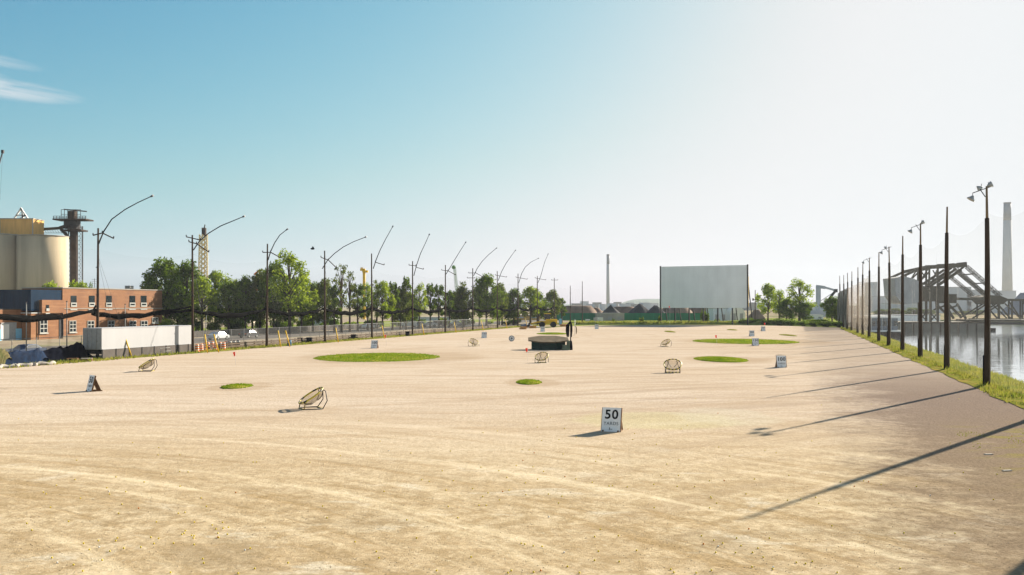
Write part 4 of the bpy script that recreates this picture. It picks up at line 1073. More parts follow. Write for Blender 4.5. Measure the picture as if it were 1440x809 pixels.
b = MB(); b.box((.5, 0, H + 48 * m), (2.4, 1.6, .9)); b.box((-.8, 0, H + 50.5 * m), (1.6, 1.2, 1.0)); b.box((-1.0, 0, H + 53 * m), (1.2, .5, .4)); b.build('jib_head', M_YEL, t)
D = 500; m = D / F
t = thing('crane_mast', 'small orange crane top left of the third left pole', 'crane', Vector(((360.5 - CX) * m, D, 0)))
b = MB(); b.box((0, 0, (H + 44 * m) / 2), (.9, .9, H + 44 * m)); b.build('mast', M_ORANGE, t); b = MB(); b.beam((-1.0, 0, H + 44 * m), (1.8, 0, H + 50 * m), .8); b.build('jib_head', M_ORANGE, t)
D = 520; m = D / F
t = thing('crane_boom', 'slender pale green crane boom above the trees near the seventh left pole', 'crane', Vector(((646 - CX) * m, D, 0)))
b = MB(); lattice(b, (0, 0, 0), (-7 * m, 0, H + 55 * m), 1.6, 18, .12, .9); b.build('boom', mat('pale_green_steel', (.40, .50, .38), .6), t); b = MB(); b.ball((-8 * m, 0, H + 54 * m), 1.1); b.build('head', mat('leafy_green_steel', (.12, .25, .08), .6), t)
D = 160; m = D / F
t = thing('crane_boom', 'tip of a dark crane boom at the left picture edge', 'crane', Vector(((-70 - CX) * (D + 12) / F, D + 12, 0)))
b = MB(); e_ = Q(3.8, 213.5, D) - t.location; b.tube([(0, 0, .5), e_], [.35, .10], 8); b.box(e_, (.35, .35, .55)); b.build('boom', M_DARK, t)
b = MB(); b.tube([e_, e_ + Vector((-.45, 0, -8))], .015, 4); b.build('hoist_rope', M_DARK, t); b = MB(); b.box((0, 0, 1.0), (3.5, 3, 2)); b.build('cab', M_DARK, t)
# bird
t_b = Q(439.5, 350, 90); b = MB(); b.ball((0, 0, 0), .10, 8, 6, (2.0, .8, .9)); b.add([(-.05, 0, .03), (.12, 0, .03), (.05, .38, .25), (.05, -.38, .25)], [(0, 1, 2), (1, 0, 3)])
o = b.build('bird', M_BLACK); o.location = t_b; tag(o, 'small dark bird flying left of the fourth pole', 'bird')

# ================================================================ TREES
def tree_proto(seed, h, cw, style, leafm, nclus, per, lsz, base=.28):
    rr = random.Random(seed); tr = MB(); cr = MB()
    tr.tube([(0, 0, -.1), (.05, .03, h * .15), (-.05, .05, h * .35), (.08, 0, h * .6), (0, 0, h * .85)], [.034 * h, .024 * h, .02 * h, .012 * h, .004 * h], 8)
    cents = []
    for i in range(nclus):
        f = (i + .5) / nclus; z = h * (base + (1 - base) * f ** .9); prof = math.sin(math.pi * min(1, (f * .86 + .14))) ** .6
        a = i * 2.4 + rr.uniform(-.6, .6); rad = cw / 2 * prof * rr.uniform(.35, 1.0)
        if style == 'column': rad *= .7
        c_ = Vector((rad * math.cos(a), rad * math.sin(a), z - (.04 * h if rad > cw * .35 else 0)))
        s0 = h * (base * .75 + (.62 - base * .6) * f); tr.tube([(0, 0, s0), (c_.x * .45, c_.y * .45, s0 + (c_.z - s0) * .62), (c_.x, c_.y, c_.z)], [.010 * h, .007 * h, .002 * h], 5)
        cents.append((c_, rr.uniform(.10, .19) * cw * (1.15 if style == 'dense' else .95 if style != 'sparse' else .7)))
    for c_, cr_ in cents:
        for _ in range(int(per * (cr_ / (.15 * cw)) ** 2)):
            d = Vector((rr.gauss(0, 1), rr.gauss(0, 1), rr.gauss(0, .75))); d.normalize(); d *= cr_ * (rr.random() ** .45) * (1 + .35 * rr.random() * rr.random())
            q = c_ + d; 
            nrm = Vector((rr.gauss(0, 1), rr.gauss(0, 1), rr.gauss(.6, 1))).normalized(); a_ = nrm.orthogonal().normalized(); b_ = nrm.cross(a_)
            an = rr.random() * 6.28; u_ = a_ * math.cos(an) + b_ * math.sin(an); v_ = nrm.cross(u_); s_ = lsz * rr.uniform(.6, 1.3)
            cr.add([q - u_ * s_, q - v_ * s_ * .55, q + u_ * s_, q + v_ * s_ * .55], [(0, 1, 2, 3)])
    t = thing('tree', 'x', 'tree'); tr.build('trunk', M_BARK, t); cr.build('crown', leafm, t); return t, h, cw
TP = {'dense': tree_proto(1, 14, 9.5, 'dense', M_LEAF[0], 26, 230, .30, .25), 'dense2': tree_proto(2, 13, 9, 'dense', M_LEAF[2], 24, 210, .30, .22),
      'bright': tree_proto(3, 13, 8.5, 'open', M_LEAF[1], 22, 190, .30, .28), 'open': tree_proto(4, 16, 9.5, 'open', M_LEAF[1], 26, 150, .29, .32),
      'sparse': tree_proto(5, 15, 6.5, 'sparse', M_LEAF[2], 20, 110, .22, .40), 'thin': tree_proto(6, 12, 5.5, 'open', M_LEAF[0], 15, 160, .27, .30)}
desc = {'dense': 'dense dark green tree', 'dense2': 'dense olive-green tree', 'bright': 'bright green leafy tree', 'open': 'tall open-crowned light green tree', 'sparse': 'sparse thin-leaved tree', 'thin': 'slim dark green tree'}
usedp = set()
def put_tree(kind, px, ytop, D, wpx, label, group, rr=random.Random(77)):
    t, h, cw = TP[kind]; p = Vector(((px - CX) * D / F, D, 0)); hh = H + (HY - ytop) * D / F
    sx = wpx * D / F / cw; sz = hh / h / .97; rz = rr.random() * 6.28
    if kind not in usedp: usedp.add(kind); t.location = p; t.rotation_euler = (0, 0, rz); t.scale = (sx, sx, sz); t['label'] = label; t['group'] = group; return t
    return dup(t, p, rz, (sx, sx, sz), label, group)
TL = [('dense', 234, 374, 214, 64), ('dense', 262, 377, 210, 50), ('dense2', 214, 396, 226, 34), ('bright', 284, 396, 203, 44), ('bright', 303, 387, 215, 46), ('dense', 322, 404, 205, 40), ('bright', 331, 399, 230, 28), ('dense', 345, 396, 212, 34),
      ('dense2', 366, 389, 215, 36), ('dense', 385, 378, 212, 40), ('open', 407, 363, 206, 62), ('bright', 424, 392, 215, 42), ('dense', 440, 404, 225, 36), ('dense2', 456, 400, 222, 30), ('sparse', 480, 375, 215, 34), ('sparse', 492, 384, 220, 26),
      ('thin', 470, 404, 214, 26), ('thin', 503, 402, 224, 26), ('open', 517, 404, 235, 28), ('bright', 538, 401, 232, 34), ('thin', 552, 400, 236, 24), ('thin', 571, 393, 240, 20), ('dense2', 563, 410, 240, 32), ('open', 590, 404, 250, 26),
      ('thin', 605, 402, 255, 22), ('thin', 617, 403, 258, 22), ('thin', 632, 411, 262, 22), ('sparse', 652, 398, 268, 24), ('dense2', 650, 409, 268, 30), ('dense', 684, 393, 275, 40), ('bright', 674, 408, 282, 26), ('dense2', 702, 405, 288, 26), ('dense', 722, 411, 295, 28),
      ('bright', 746, 407, 302, 36), ('dense', 757, 416, 310, 28), ('dense2', 776, 413, 322, 26), ('thin', 790, 421, 335, 18), ('dense', 250, 402, 218, 50), ('dense2', 402, 408, 235, 46), ('dense', 355, 412, 232, 40), ('dense', 580, 419, 262, 24), ('sparse', 530, 396, 250, 26), ('dense2', 640, 416, 280, 30), ('dense', 706, 418, 300, 30)]
TL.sort(key=lambda q: q[1])
for i, (k, px, yt, D, wp) in enumerate(TL):
    near_p = min(range(len(LP)), key=lambda j: abs(LP[j][0] - px)); side = 'left of' if px < LP[near_p][0] - 4 else 'right of' if px > LP[near_p][0] + 4 else 'behind'
    put_tree(k, px, yt, D, wp, f'{desc[k]}, {ORD[i]} from left in roadside row, {side} {ORD[near_p]} left pole', 'trees in the row beyond the left poles')
for (k, px, yt, D, wp, lab) in (('bright', 1080, 403, 330, 30, 'light green tree right of the screen, left of the two there'), ('open', 1096, 412, 322, 30, 'light open tree between the two taller trees right of the screen'), ('open', 1124, 398, 318, 44, 'tallest open dark-and-light tree right of the screen'),
                                ('dense', 1106, 424, 318, 26, 'low dense tree at the foot of the tall open tree'), ('dense', 1130, 428, 312, 26, 'low dark bushy tree under the tall open tree'), ('dense', 1170, 421, 305, 28, 'dense dark tree beside the far canal-side poles'), ('dense2', 1181, 430, 298, 20, 'small olive tree at the end of the canal-side row')):
    put_tree(k, px, yt, D, wp, lab, 'trees at the far right end of the lot')
# bushes
def bush_proto(seed, m):
    rr = random.Random(seed); b = MB(); st = MB()
    for i in range(11):
        c_ = Vector((rr.uniform(-.8, .8), rr.uniform(-.6, .6), rr.uniform(.25, .8)))
        st.tube([(c_.x * .3, c_.y * .3, 0), c_], [.04, .015], 4)
        for _ in range(170):
            d = Vector((rr.gauss(0, 1), rr.gauss(0, 1), rr.gauss(0, .8))).normalized() * .42 * rr.random() ** .4; q = c_ + d; q.z = max(q.z, .03)
            n_ = Vector((rr.gauss(0, 1), rr.gauss(0, 1), rr.gauss(.5, 1))).normalized(); u_ = n_.orthogonal().normalized(); v_ = n_.cross(u_); s_ = .085 * rr.uniform(.6, 1.3)
            b.add([q - u_ * s_, q - v_ * s_ * .6, q + u_ * s_, q + v_ * s_ * .6], [(0, 1, 2, 3)])
    t = thing('bush', 'x', 'bush'); st.build('stems', M_BARK, t); b.build('foliage', m, t); return t
BP = [bush_proto(3, M_LEAF[0]), bush_proto(4, M_LEAF[1])]; bu = [0, 0]
def put_bush(k, px, ybase, ytop, wpx, label, D=None, group='bushes at the far end of the lot', z=0):
    D = D or H * F / (ybase - HY); p = Vector(((px - CX) * D / F, D, z)); hh = (H - z) + (HY - ytop) * D / F; s = wpx * D / F / 2.2
    if not bu[k]: bu[k] = 1; t = BP[k]; t.location = p; t.scale = (s, s, hh / 1.2); t['label'] = label; t['group'] = group
    else: dup(BP[k], p, px * .7, (s, s, hh / 1.2), label, group)
hed = [(1046, 457.5, 451, 18), (1060, 457.6, 450, 20), (1078, 458, 451.5, 22), (1095, 458.4, 450.5, 24), (1112, 458.8, 452, 22), (1130, 459.4, 453.5, 22), (1146, 460, 454.2, 24), (1163, 460.6, 455, 24), (1180, 461, 454.5, 18), (1150, 457.6, 451.5, 34)]
for i, (px, yb, yt, wp) in enumerate(hed):
    k = 0 if i < 9 else 1
    put_bush(k, px, yb - .6, yt - 3.2, wp * 1.15, f'{ORD[i]} bush from the left of the low dark hedge at the far right end' if k == 0 else 'yellow-green rise of brush behind the hedge at far right')
for px, yb, yt, wp, lab in ((990.5, 456.2, 434, 18, 'large dark round bush under the right half of the screen'), (903, 455.8, 445, 8, 'small dark bush left of the screen posts'), (928, 455.6, 443.5, 9, 'small bush under the left corner of the screen'),
                            (1010, 456.2, 448, 10, 'low bush right of the big round bush under the screen'), (862, 454.8, 447.5, 5, 'tiny round bush before the low white wall')):
    put_bush(0, px, yb, yt, wp, lab)
for i in range(26):
    px = 236 + i * 21.5 + 6 * math.sin(i * 2.1); D = 196 + 5.1 * i + 8 * math.sin(i * 1.3); tall = 447 + 6 * math.sin(i * 2.7) * .6 + .16 * i
    put_bush(0 if i % 3 else 1, px, 470, tall, (30 + 8 * math.sin(i * 1.7)) * 200 / D, f'{ORD[i]} shrub from the left in the undergrowth beneath the roadside trees', D=D, group='undergrowth shrubs beneath the roadside trees')
# roof plants and climbing shrub, behind the brick building
for px, yt, wp, D, lab, k in ((112, 393, 36, 186, 'bright bushy growth behind the brick parapet left of the first pole', 1), (70, 394, 34, 196, 'leafy growth behind the navy cladding', 1), (124, 397, 20, 190, 'smaller clump behind the brick parapet at the first pole', 0), (14, 410, 26, 176, 'dark shrub left of the navy cladding', 0)):
    put_bush(k, px, 470, yt, wp, lab, D=D, group='shrubs behind the brick building', z=5.3 if px > 20 else 5.3)

# ================================================================ FAR END
# drive-in screen
pl, pr_ = Vector(((929.5 - CX) * 312 / F, 312, 0)), Vector(((1050.5 - CX) * 299 / F, 299, 0))
d = (pr_ - pl); wS = d.length; rz = math.atan2(d.y, d.x); zb_, zt2 = H - 3.2 * 305 / F, H + 56 * 305 / F
t = thing('drive_in_screen', 'huge pale grey drive-in cinema screen on dark posts', 'cinema screen', pl, rz)
hS = zt2 - zb_
MB().box((wS / 2, 0, zb_ + hS / 2), (wS, .12, hS)).build('screen_panel', M_SCREEN, t)
b = MB()
for i in range(1, 9): b.box((wS * i / 9, -.066, zb_ + hS / 2), (.04, .012, hS))
for i in range(1, 4): b.box((wS / 2, -.067, zb_ + hS * i / 4), (wS, .012, .03))
b.build('panel_seam', mat('seam_grey', (.70, .73, .72), .8), t)
b = MB()
for x in (-.18, wS + .18): b.box((x, .1, zb_ + hS / 2), (.36, .6, hS + .4))
b.build('side_frame', M_DARK, t)
b = MB(); b.box((wS + .375, .45, zb_ + hS * .38), (.03, .3, hS * .7)); b.build('side_trim', M_YEL, t)
for i in range(7):
    x = wS * (i / 6) if 0 < i < 6 else (-.1 if i == 0 else wS + .1); b = MB(); b.beam((x, .35, 0), (x, .35, zt2 - .5), .38)
    b.build('post', M_DARK, t); b = MB(); b.beam((x, 7, 0), (x, .6, zt2 * .75), .28); b.build('brace', M_DARK, t)
b = MB()
for z in (zb_ + .3, zb_ + hS * .5, zt2 - .5): b.beam((0, .5, z), (wS, .5, z), .3)
b.build('girt', M_DARK, t)
# white curved sheds right under the screen
def shed(name, x0, x1, y0, y1, D, depth, m, label, cat='shed', roofm=None, arch=False):
    m_ = D / F; w_ = (x1 - x0) * m_; z = H + (HY - y0) * m_; zb2 = 0
    t = thing(name, label, cat, Vector((((x0 + x1) / 2 - CX) * m_, D, 0)))
    if arch:
        pl_ = [(-w_ / 2, 0), (w_ / 2, 0)] + [(w_ / 2 * math.cos(a), z * (.45 + .55 * math.sin(a))) for a in [math.pi * k / 12 for k in range(13)]]
        MB().sweep([(x, 0, zz) for x, zz in pl_], (0, depth, 0)).build('shell', m, t)
    else:
        MB().box((0, depth / 2, z / 2), (w_, depth, z)).build('wall', m, t)
        MB().box((0, depth / 2, z + .08), (w_ + .3, depth + .3, .16)).build('roof', roofm or M_GREY, t)
    b = MB(); n_ = max(2, int(w_ / 3))
    for k in range(n_): b.box((-w_ / 2 + (k + .5) * w_ / n_, -.03, z * .38), (w_ / n_ * .45, .05, z * .4))
    b.build('door', M_GREY, t)
    return t
shed('arched_shed', 1027, 1048, 431, 455, 330, 14, M_WHITE, 'white arched fabric shed under the right end of the screen', arch=True)
shed('metal_shed', 1003, 1024, 434, 455, 338, 12, mat('pale_blue_sheet', (.55, .62, .66), .5), 'pale blue-grey metal shed under the screen')
# green hoarding and aggregate piles
def hoard(x0, x1, D, lab):
    m_ = D / F; a_ = Vector(((x0 - CX) * m_, D, 0)); w_ = (x1 - x0) * m_
    t = thing('green_hoarding', lab, 'hoarding', a_); n_ = int(w_ / 3)
    MB().box((w_ / 2, 0, 1.55), (w_, .1, 2.9)).build('panel', M_GFENCE, t)
    for i in range(n_ + 1): MB().box((w_ * i / n_, .12, 1.6), (.16, .16, 3.2)).build('post', M_DARK, t)
hoard(783, 841, 388, 'green hoarding left of the low white wall'); hoard(876, 985, 388, 'green hoarding running behind the screen posts')
def pile(px, w_px, ytop, D, m, lab, seed, flat=0):
    m_ = D / F; r = w_px / 2 * m_; z = H + (HY - ytop) * m_; vs = []; fs = []; N = 28; Rn = 7
    for j in range(Rn + 1):
        q = j / Rn
        for k in range(N):
            a = 6.2832 * k / N; rr = r * (1 - q) * (1 + .22 * noise.noise((math.cos(a) * 2, math.sin(a) * 2, seed + q * 2))) + (flat * r * q if flat else 0)
            zz = z * (q ** (.85)) ; vs.append((rr * math.cos(a), rr * math.sin(a) * .8, zz * (1 if j == 0 else 1 + .05 * noise.noise((k * .5, j, seed)))))
    for j in range(Rn):
        for k in range(N): l = (k + 1) % N; fs.append((j * N + k, j * N + l, (j + 1) * N + l, (j + 1) * N + k))
    fs.append(tuple(Rn * N + k for k in range(N)))
    o = MB().add(vs, fs, True).build('aggregate_pile', m); o.location = ((px - CX) * m_, D, 0); return tag(o, lab, 'aggregate pile', 'aggregate piles beyond the green hoardings')
for q in ((812, 66, 430.5, 418, M_PILE_B, 'long flat-topped brown pile behind the left hoarding', 1, .6), (836, 40, 433, 425, M_PILE_B, 'low brown pile at the right end of the long pile', 2, .3), (859, 44, 429, 410, M_PILE_D, 'dark pointed pile left of the white wall chimney', 3, 0),
          (877, 54, 431.5, 422, M_PILE_B, 'brown pile right of the dark pointed one', 4, .5), (900, 50, 427.5, 410, M_PILE_D, 'tallest dark pointed pile left of the screen', 5, .05), (922, 44, 430, 406, M_PILE_D, 'dark pile touching the screen edge', 6, .1),
          (950, 64, 432, 415, M_PILE_B, 'brown pile seen under the left half of the screen', 7, .5), (985, 60, 433, 422, M_PILE_B, 'brown pile seen under the middle of the screen', 8, .5), (1064, 26, 436, 420, M_PILE_B, 'brown pile right of the utility pole', 9, .3)):
    pile(*q)
shed('low_white_wall', 838, 878, 441, 452, 384, 6, M_CONC, 'low pale grey depot building between the hoardings', 'building')
def cont(x0, x1, y0, D, m, lab):
    m_ = D / F; w_ = (x1 - x0) * m_; z = H + (HY - y0) * m_; t = thing('container', lab, 'container', Vector((((x0 + x1) / 2 - CX) * m_, D, 0)))
    MB().box((0, 1.2, z / 2 + .05), (w_, 2.4, z)).build('body', m, t); b = MB()
    n_ = max(3, int(w_ / .5))
    for k in range(n_): b.box((-w_ / 2 + (k + .5) * w_ / n_, -.02, z / 2), (.08, .05, z * .9))
    b.build('corrugation', m, t)
cont(841, 848, 447, 345, M_WHITE, 'small white container right of the last left poles'); cont(835.5, 841, 447.3, 350, M_GREY, 'small grey container beside the white one'); cont(824, 830, 449.5, 350, M_WHITE, 'low white box at the far edge, left of the containers')
cont(786.5, 790, 449, 300, M_LBLUE, 'narrow pale blue cabin behind the loader')
# utility pole right of screen
D = 345; m = D / F; t = thing('utility_pole', 'dark utility pole with crossarm transformers right of the screen', 'utility pole', Vector(((1062 - CX) * m, D, 0)))
MB().tube([(0, 0, 0), (0, 0, H + 22 * m)], [.2, .12], 8).build('shaft', M_WOOD, t); b = MB(); b.beam((-.8, 0, H + 8.5 * m), (.8, 0, H + 8.5 * m), .2); b.build('cross_arm', M_WOOD, t)
b = MB(); b.cyl((-.75, 0, H + 7 * m), .28, .9); b.cyl((.75, 0, H + 7 * m), .28, .9); b.build('transformer', M_DARK, t)
# ship unloader crane
D = 520; m = D / F; MC = mat('crane_grey', (.38, .42, .46), .6)
t = thing('ship_unloader', 'pale grey harbour crane with folded boom right of the trees', 'crane', Vector(((1152 - CX) * m, D, 0)))
lq = lambda px, y: Vector(((px - 1152) * m, 0, H + (HY - y) * m))
b = MB(); b.box(((1150.8 - 1152) * m, 0, (H + 26 * m) / 2), (2.0, 2.2, H + 26 * m)); b.build('tower', MC, t)
b = MB(); b.beam(lq(1148, 403), lq(1160, 404.5), 1.6); b.beam(lq(1160, 404.5), lq(1175, 408.5), 1.0); b.build('top_boom', MC, t)
b = MB(); b.beam(lq(1175, 409), lq(1157, 432), 1.1); b.beam(lq(1173, 411), lq(1150, 426), .25); b.build('lower_arm', M_DARK, t); b = MB(); b.box(lq(1175, 409), (1.8, 1.5, 1.8)); b.build('joint', M_DARK, t)
b = MB(); b.box(((1150 - 1152) * m, 0, 1.8), (9, 6, 3.6)); b.build('base', MC, t)
shed('quay_shed', 1138, 1158, 443, 455, 420, 8, M_WHITE, 'low pale shed at the foot of the harbour crane')
# yellow loader
p = G(769, 460.6); t = thing('wheel_loader', 'yellow wheel loader with lowered arm at the far left corner', 'wheel loader', p, R(180)); t.scale = (1.35, 1.35, 1.3)
b = MB(); b.box((-.9, 0, 1.25), (2.4, 1.5, 1.0)); b.box((.9, 0, 1.0), (1.2, 1.1, .7)); b.build('body', M_YEL, t); b = MB(); b.box((-.1, 0, 2.2), (1.2, 1.3, 1.3)); cb2 = b.build('cab', M_GLASS, t); MB().box((-.1, 0, 2.9), (1.4, 1.5, .12)).build('cab_roof', M_YEL, cb2)
for x in (-1.3, 1.0):
    for y in (-.85, .85): MB().tube([(x, y - .22, .62), (x, y + .22, .62)], .62, 16).build('wheel', M_TYRE, t)
b = MB(); b.beam((1.0, -.4, 1.3), (3.6, -.4, .7), .25); b.beam((1.0, .4, 1.3), (3.6, .4, .7), .25); b.build('lift_arm', M_YEL, t)
MB().sweep([(3.5, -1.3, .1), (4.7, -1.3, .1), (4.4, -1.3, .25), (3.9, -1.3, .5), (3.6, -1.3, 1.0), (3.4, -1.3, 1.0)], (0, 2.6, 0)).build('bucket', M_RUST, t)
heap('scrap_heap', [(727, 463), (733, 457), (740, 455), (748, 457.5), (756, 459), (763, 462)], lambda px: 272, 3, mat('grey_scrap', (.22, .23, .28), .7, var=.5, scale=.8), 'grey-blue scrap heap left of the yellow loader', 'scrap heap', 5)
for px, y_, lab in ((736, 463.3, 'left stack of brown planks near the loader'), (749, 461.8, 'right stack of brown planks near the loader'), (792, 459.5, 'stack of orange-brown pallets right of the loader')):
    b = MB()
    for k in range(5): b.box((random.Random(k + px).uniform(-.2, .2), 0, .1 + k * .13), (1.8, .8, .12))
    o = b.build('plank_stack', mat('orange_timber', (.45, .22, .06), .8, var=.3)); o.location = G(px, y_); tag(o, lab, 'plank stack', 'plank stacks near the loader')

# ================================================================ CANAL SIDE
# pier with bascule bridge
D = 284; m = D / F
a_ = Vector(((1240 - CX) * m, D, 0)); wpx = (1392 - 1240) * m
M_PIER = mat('pier_stone', (.15, .135, .11), .9, var=.25, scale=.3, bump=.2)
t = thing('stone_pier', 'grey-brown masonry pier under the bascule bridge', 'pier', a_)
ztop = H - 23 * m
MB().box((wpx / 2, 7, (ztop - 3) / 2), (wpx, 14, ztop + 3)).build('wall', M_PIER, t)
b = MB(); b.box((wpx / 2, -.15, ztop - .2), (wpx + .3, .3, .4))
for k in range(12): b.box((wpx * (k + .5) / 12, -.12, -.6), (.35, .25, 2.6))
b.build('fender', M_RUST, t); b = MB(); b.box((wpx + 1.0, 2, -1.1), (2.4, 2.2, .9)); b.build('floating_fender', M_BLACK, t)
t = thing('bascule_bridge', 'dark steel bascule bridge with large concrete counterweight beside the canal', 'bridge', Vector(((1325 - CX) * m, D + 2, ztop)))
def bp(px, y, dy=0): return Vector(((px - 1325) * m, dy, H - (y - HY) * m - ztop))
cw = [(1261, 391), (1273, 388.5), (1287, 391.5), (1297, 396), (1297, 425), (1280, 428), (1270, 426), (1263, 416)]
MB().sweep([bp(x, y, -.5) for x, y in cw], (0, 9, 0)).build('counterweight', mat('bridge_concrete', (.33, .32, .31), .9, var=.12, scale=.4), t)
def tr_mesh(segs, dy):
    b = MB()
    for (x0, y0, x1, y1, w_) in segs: b.beam(bp(x0, y0, dy), bp(x1, y1, dy), .4, w_ * .78)
    return b
main = [(1271, 389.5, 1290, 381, .9), (1290, 381, 1322, 374, 1.2), (1322, 374, 1350, 373, 1.5), (1350, 373, 1364, 371.5, 1.9), (1311, 377, 1311, 405, .6), (1323, 376, 1323, 405, .6), (1297, 396, 1310, 383, .5), (1300, 393, 1309, 378, .4), (1310, 404, 1349, 378, .9), (1322, 402, 1356, 379, 1.1), (1297, 396.5, 1314, 403, .6), (1298, 401, 1318, 412, .6),
        (1278, 387, 1278, 391, .3), (1330, 398, 1340, 376, .5), (1316, 380, 1327, 398, .3), (1360, 375, 1345, 386, .7)]
twr = [(1312.5, 402, 1312.5, 453, .9), (1323, 402, 1323, 453, .8), (1337, 414, 1340, 453, .8), (1350, 427, 1363, 449, .8), (1338, 428, 1357, 447, .8), (1312.5, 452, 1323, 440, .4), (1312.5, 440, 1323, 452, .3), (1334, 436, 1350, 430, .6)]
span = [(1350, 420, 1392, 421, .8), (1392, 421, 1500, 423, .7), (1372, 448, 1406, 427, .5), (1390, 441, 1412, 427, .5), (1407, 427, 1426, 448, .5), (1418, 427, 1440, 448, .4), (1397, 428, 1397, 449, .4), (1410, 428, 1410, 449, .4), (1428, 423, 1428, 449, .45), (1443, 423, 1443, 449, .4), (1443, 423, 1460, 448, .4), (1460, 423, 1460, 449, .4), (1460, 448, 1478, 423, .4), (1480, 423, 1480, 449, .4)]
for dy in (0, 8):
    tr_mesh(main, dy).build('rolling_leaf_truss', M_BRIDGE, t); tr_mesh(twr, dy).build('tower_leg', M_BRIDGE, t); tr_mesh(span, dy).build('span_truss', M_BRIDGE, t)
    b = MB(); lattice(b, bp(1364, 375, dy), bp(1412, 417, dy), .9, 11, .10); lattice(b, bp(1352, 383, dy), bp(1392, 416, dy), .8, 9, .09); b.build('operating_strut', M_BRIDGE, t)
b = MB(); b.box(bp(1322, 413, 4), (22 * m, 7, 22 * m)); b.box(bp(1343, 420, 4), (16 * m, 7, 13 * m)); b.build('machine_house', M_BRIDGE, t)
b = MB(); b.sweep([bp(x, y, 0) for x, y in ((1385, 418), (1396, 415), (1412, 416), (1424, 421), (1416, 428), (1395, 428))], (0, 8, 0)); b.build('pivot_housing', M_BRIDGE, t)
b = MB()
for px, y in ((1290, 381), (1311, 376), (1323, 375), (1340, 374), (1362, 372), (1376, 385), (1390, 398)): b.beam(bp(px, y, 0), bp(px, y, 8), .35)
b.build('cross_beam', M_BRIDGE, t)
b = MB(); b.beam(bp(1366, 451, 4), bp(1520, 451.5, 4), 8, .6); b.beam(bp(1366, 448.5, -.2), bp(1520, 449, -.2), .15, .25); b.build('deck', M_BRIDGE, t)
b = MB(); b.beam(bp(1395, 455, 4), bp(1520, 456, 4), 6, .7); b.build('under_girder', M_DARK, t)
# ferry / work boat
D = 232; m = D / F
t = thing('boat', 'moored white and blue-grey passenger boat with dark windows behind the net', 'boat', Vector(((1247 - CX) * m, D, WZ)), 0)
bw = 44 * m
MB().sweep([(-bw / 2, 0, -.3), (bw / 2 - .6, 0, -.3), (bw / 2, 0, 1.2), (-bw / 2, 0, 1.2)], (0, 13, 0)).build('hull', M_BLACK, t)
MB().box((0, 6.5, 1.4), (bw + .2, 13.2, .35)).build('gunwale', M_WHITE, t)
MB().box((-.3, 6.8, 3.0), (bw - .8, 11.5, 2.9)).build('cabin', mat('boat_blue_grey', (.13, .16, .20), .4), t)
b = MB()
for k in range(5): b.box((-bw / 2 + .9 + k * 1.35, 1.02, 3.2), (1.05, .06, 1.3))
b.build('window', M_GLASS, t)
MB().box((-.1, 6.5, 4.75), (bw + .3, 13, .45)).build('roof', M_WHITE, t)
b = MB()
for x in (-bw / 2 + .2, -1.0, 1.2, bw / 2 - .3): b.tube([(x, .3, 1.5), (x, .3, 4.6)], .05, 6)
b.build('stanchion', M_WHITE, t)
# white shed and shore beyond
def block(name, x0, x1, y0, y1, D, depth, m_, lab, cat='building', grp=None, win=True):
    q = D / F; z1 = H + (HY - y0) * q; z0 = min(0, H + (HY - y1) * q); w_ = (x1 - x0) * q
    t = thing(name, lab, cat, Vector((((x0 + x1) / 2 - CX) * q, D, 0)), group=grp)
    MB().box((0, depth / 2, z1 / 2), (w_, depth, z1)).build('wall', m_, t); MB().box((0, depth / 2, z1 + .1), (w_ + .4, depth + .4, .25)).build('roof', M_GREY, t)
    if win:
        n_ = max(2, min(5, int(w_ / 5))); f_ = max(1, min(3, int(z1 / 5)))
        for i in range(n_):
            for j in range(f_): MB().box((-w_ / 2 + (i + .5) * w_ / n_, -.04, (j + .6) * z1 / f_), (w_ / n_ * .5, .06, z1 / f_ * .3)).build('window', M_HAZEB, t)
    return t
block('long_shed', 1190, 1322, 443.5, 451, 345, 8, M_WHITE, 'long low white shed on the quay behind the bridge tower', 'shed', win=False)
shore = [(1200, 1222, 431, 455, 470), (1226, 1262, 417, 450, 850), (1229, 1234, 397, 440, 1100), (1296, 1340, 420, 450, 760), (1336, 1366, 404, 445, 900), (1360, 1392, 408, 445, 900), (1405, 1429, 409, 445, 1600), (1262, 1300, 427, 450, 700), (1392, 1412, 425, 450, 760)]
labs = ['hazy low grey building left of the boat', 'hazy blue-grey block right of the far canal poles', 'faint tall slim tower behind the hazy block', 'hazy low building behind the bridge tower', 'big hazy grey hall behind the bridge, left half', 'big hazy grey hall behind the bridge, right half', 'hazy stepped building at the foot of the giant chimney', 'hazy shed below the bridge counterweight', 'hazy low shed under the bridge span']
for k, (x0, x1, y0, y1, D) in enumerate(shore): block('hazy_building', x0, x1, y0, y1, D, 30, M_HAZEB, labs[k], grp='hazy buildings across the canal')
for px, wd, yt, D, lab in ((1440, 60, 412, 640, 'hazy grey-blue mound at the right edge behind the bridge'), (1482, 60, 406, 700, 'larger mound beyond the right edge')):
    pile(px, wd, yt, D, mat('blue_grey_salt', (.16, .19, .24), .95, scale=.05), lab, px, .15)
# shoreline woods: one strip of distinct crowns
for k, (px, yt, wp, D) in enumerate(((1208, 434, 20, 480), (1240, 436, 24, 520), (1258, 435, 26, 520), (1285, 434, 28, 540), (1305, 436, 22, 540), (1375, 437, 24, 560), (1355, 438, 24, 560))):
    put_tree('dense' if k % 2 else 'dense2', px, yt, D, wp, f'{ORD[k]} from the left of the hazy green trees on the far shore', 'hazy trees on the far shore')
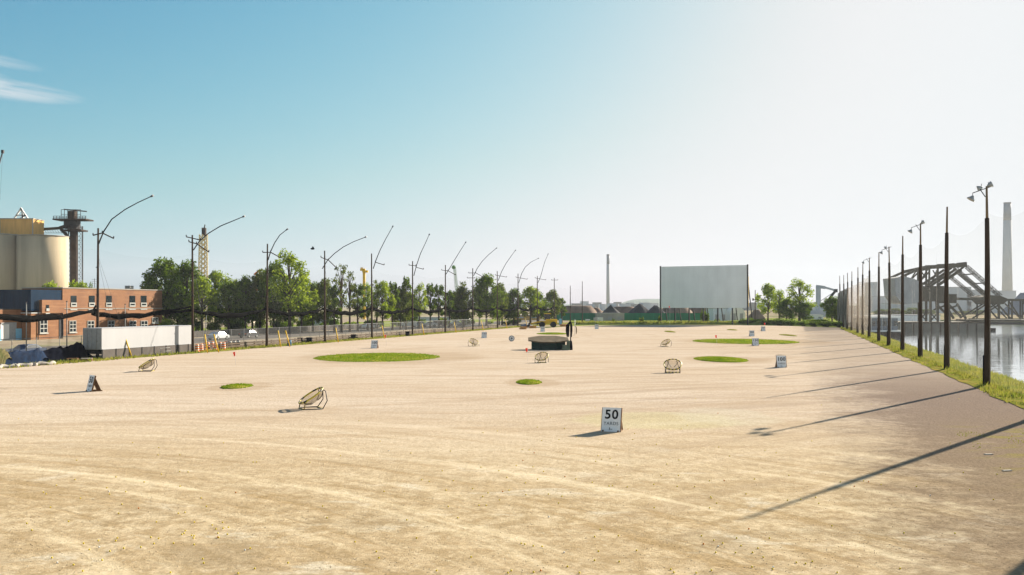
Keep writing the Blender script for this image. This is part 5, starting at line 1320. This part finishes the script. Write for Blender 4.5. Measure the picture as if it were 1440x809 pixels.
# chimneys
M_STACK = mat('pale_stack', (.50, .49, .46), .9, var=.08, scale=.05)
def chimney(px, wb, wt, ytop, D, lab):
    q = D / F; z = H + (HY - ytop) * q; t = thing('chimney', lab, 'chimney', Vector(((px - CX) * q, D, 0)))
    MB().tube([(0, 0, 0), (0, 0, z * .84)], [wb / 2 * q, (wt + (wb - wt) * .16) / 2 * q], 28).build('shaft', M_STACK, t)
    MB().tube([(0, 0, z * .84), (0, 0, z)], [(wt + (wb - wt) * .16) / 2 * q, wt / 2 * q], 28).build('upper_band', M_GREY, t)
    MB().tube([(0, 0, z), (0, 0, z + 2)], [wt / 2 * q * 1.05] * 2, 28).build('rim', M_CONC, t)
chimney(855, 5.0, 4.0, 359.5, 1500, 'slender grey chimney on the horizon left of the screen')
chimney(1416.5, 14.5, 9.5, 286.5, 1700, 'giant tapering grey chimney at the right behind the bridge')
# skyline
rs = random.Random(8)
sky_ = [(806, 818, 427), (818, 828, 424), (828, 836, 428), (836, 846, 425.5), (846, 852, 428), (858, 866, 427), (866, 874, 425), (874, 884, 427.5), (884, 892, 426), (892, 904, 428), (904, 915, 426), (915, 926, 427), (1052, 1064, 426.5), (1064, 1082, 425.5), (1100, 1112, 428), (1136, 1146, 427), (1158, 1170, 426), (1172, 1186, 428)]
for k, (x0, x1, y0) in enumerate(sky_):
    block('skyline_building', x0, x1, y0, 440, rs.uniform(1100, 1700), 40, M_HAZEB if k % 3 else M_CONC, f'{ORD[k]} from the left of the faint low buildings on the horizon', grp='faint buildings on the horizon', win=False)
block('cream_building', 308, 352, 441, 458, 330, 14, mat('cream_render', (.62, .55, .42), .8), 'cream building glimpsed between the trees behind the black car')
block('pale_shed', 420, 470, 446, 458, 340, 12, M_WHITE, 'pale shed glimpsed through the trees at the fourth left pole')
block('pale_shed', 560, 660, 447, 456, 380, 12, M_WHITE, 'long pale shed glimpsed through the trees at the seventh left pole')
block('brown_shed', 722, 760, 444, 455, 400, 12, M_TAN, 'tan shed glimpsed through the trees at the tenth left pole')
# hills
def hills(pts, D, name='hills'):
    vs = []; fs = []; q = D / F
    for px, y in pts:
        x = (px - CX) * q; z = H + (HY - y) * q; vs += [(x, D - 200, -1), (x, D, z), (x, D + 300, -1)]
    for i in range(len(pts) - 1):
        for j in range(2): k = i * 3 + j; fs.append((k, k + 3, k + 4, k + 1))
    struct(MB().add(vs, fs, True).build(name, M_HILL))
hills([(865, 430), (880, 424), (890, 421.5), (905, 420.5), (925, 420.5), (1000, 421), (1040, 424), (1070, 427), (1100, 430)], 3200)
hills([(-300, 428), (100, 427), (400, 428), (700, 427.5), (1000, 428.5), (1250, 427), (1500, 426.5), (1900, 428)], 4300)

# ================================================================ HAZE
b = MB(); b.box((0, 0, (-4.5 + 200) / 2), (10200, 10200, 204.5))
hm = bpy.data.materials.new('haze_air'); hm.use_nodes = True; hn = hm.node_tree; hn.nodes.clear()
pv = hn.nodes.new('ShaderNodeVolumePrincipled'); pv.inputs['Color'].default_value = (.86, .91, 1.0, 1); pv.inputs['Density'].default_value = .0001; pv.inputs['Anisotropy'].default_value = 0.0
ho = hn.nodes.new('ShaderNodeOutputMaterial'); hn.links.new(pv.outputs[0], ho.inputs['Volume'])
hz = b.build('haze', hm); hz['kind'] = 'stuff'; hz['label'] = 'thin pale haze hanging over the harbour'
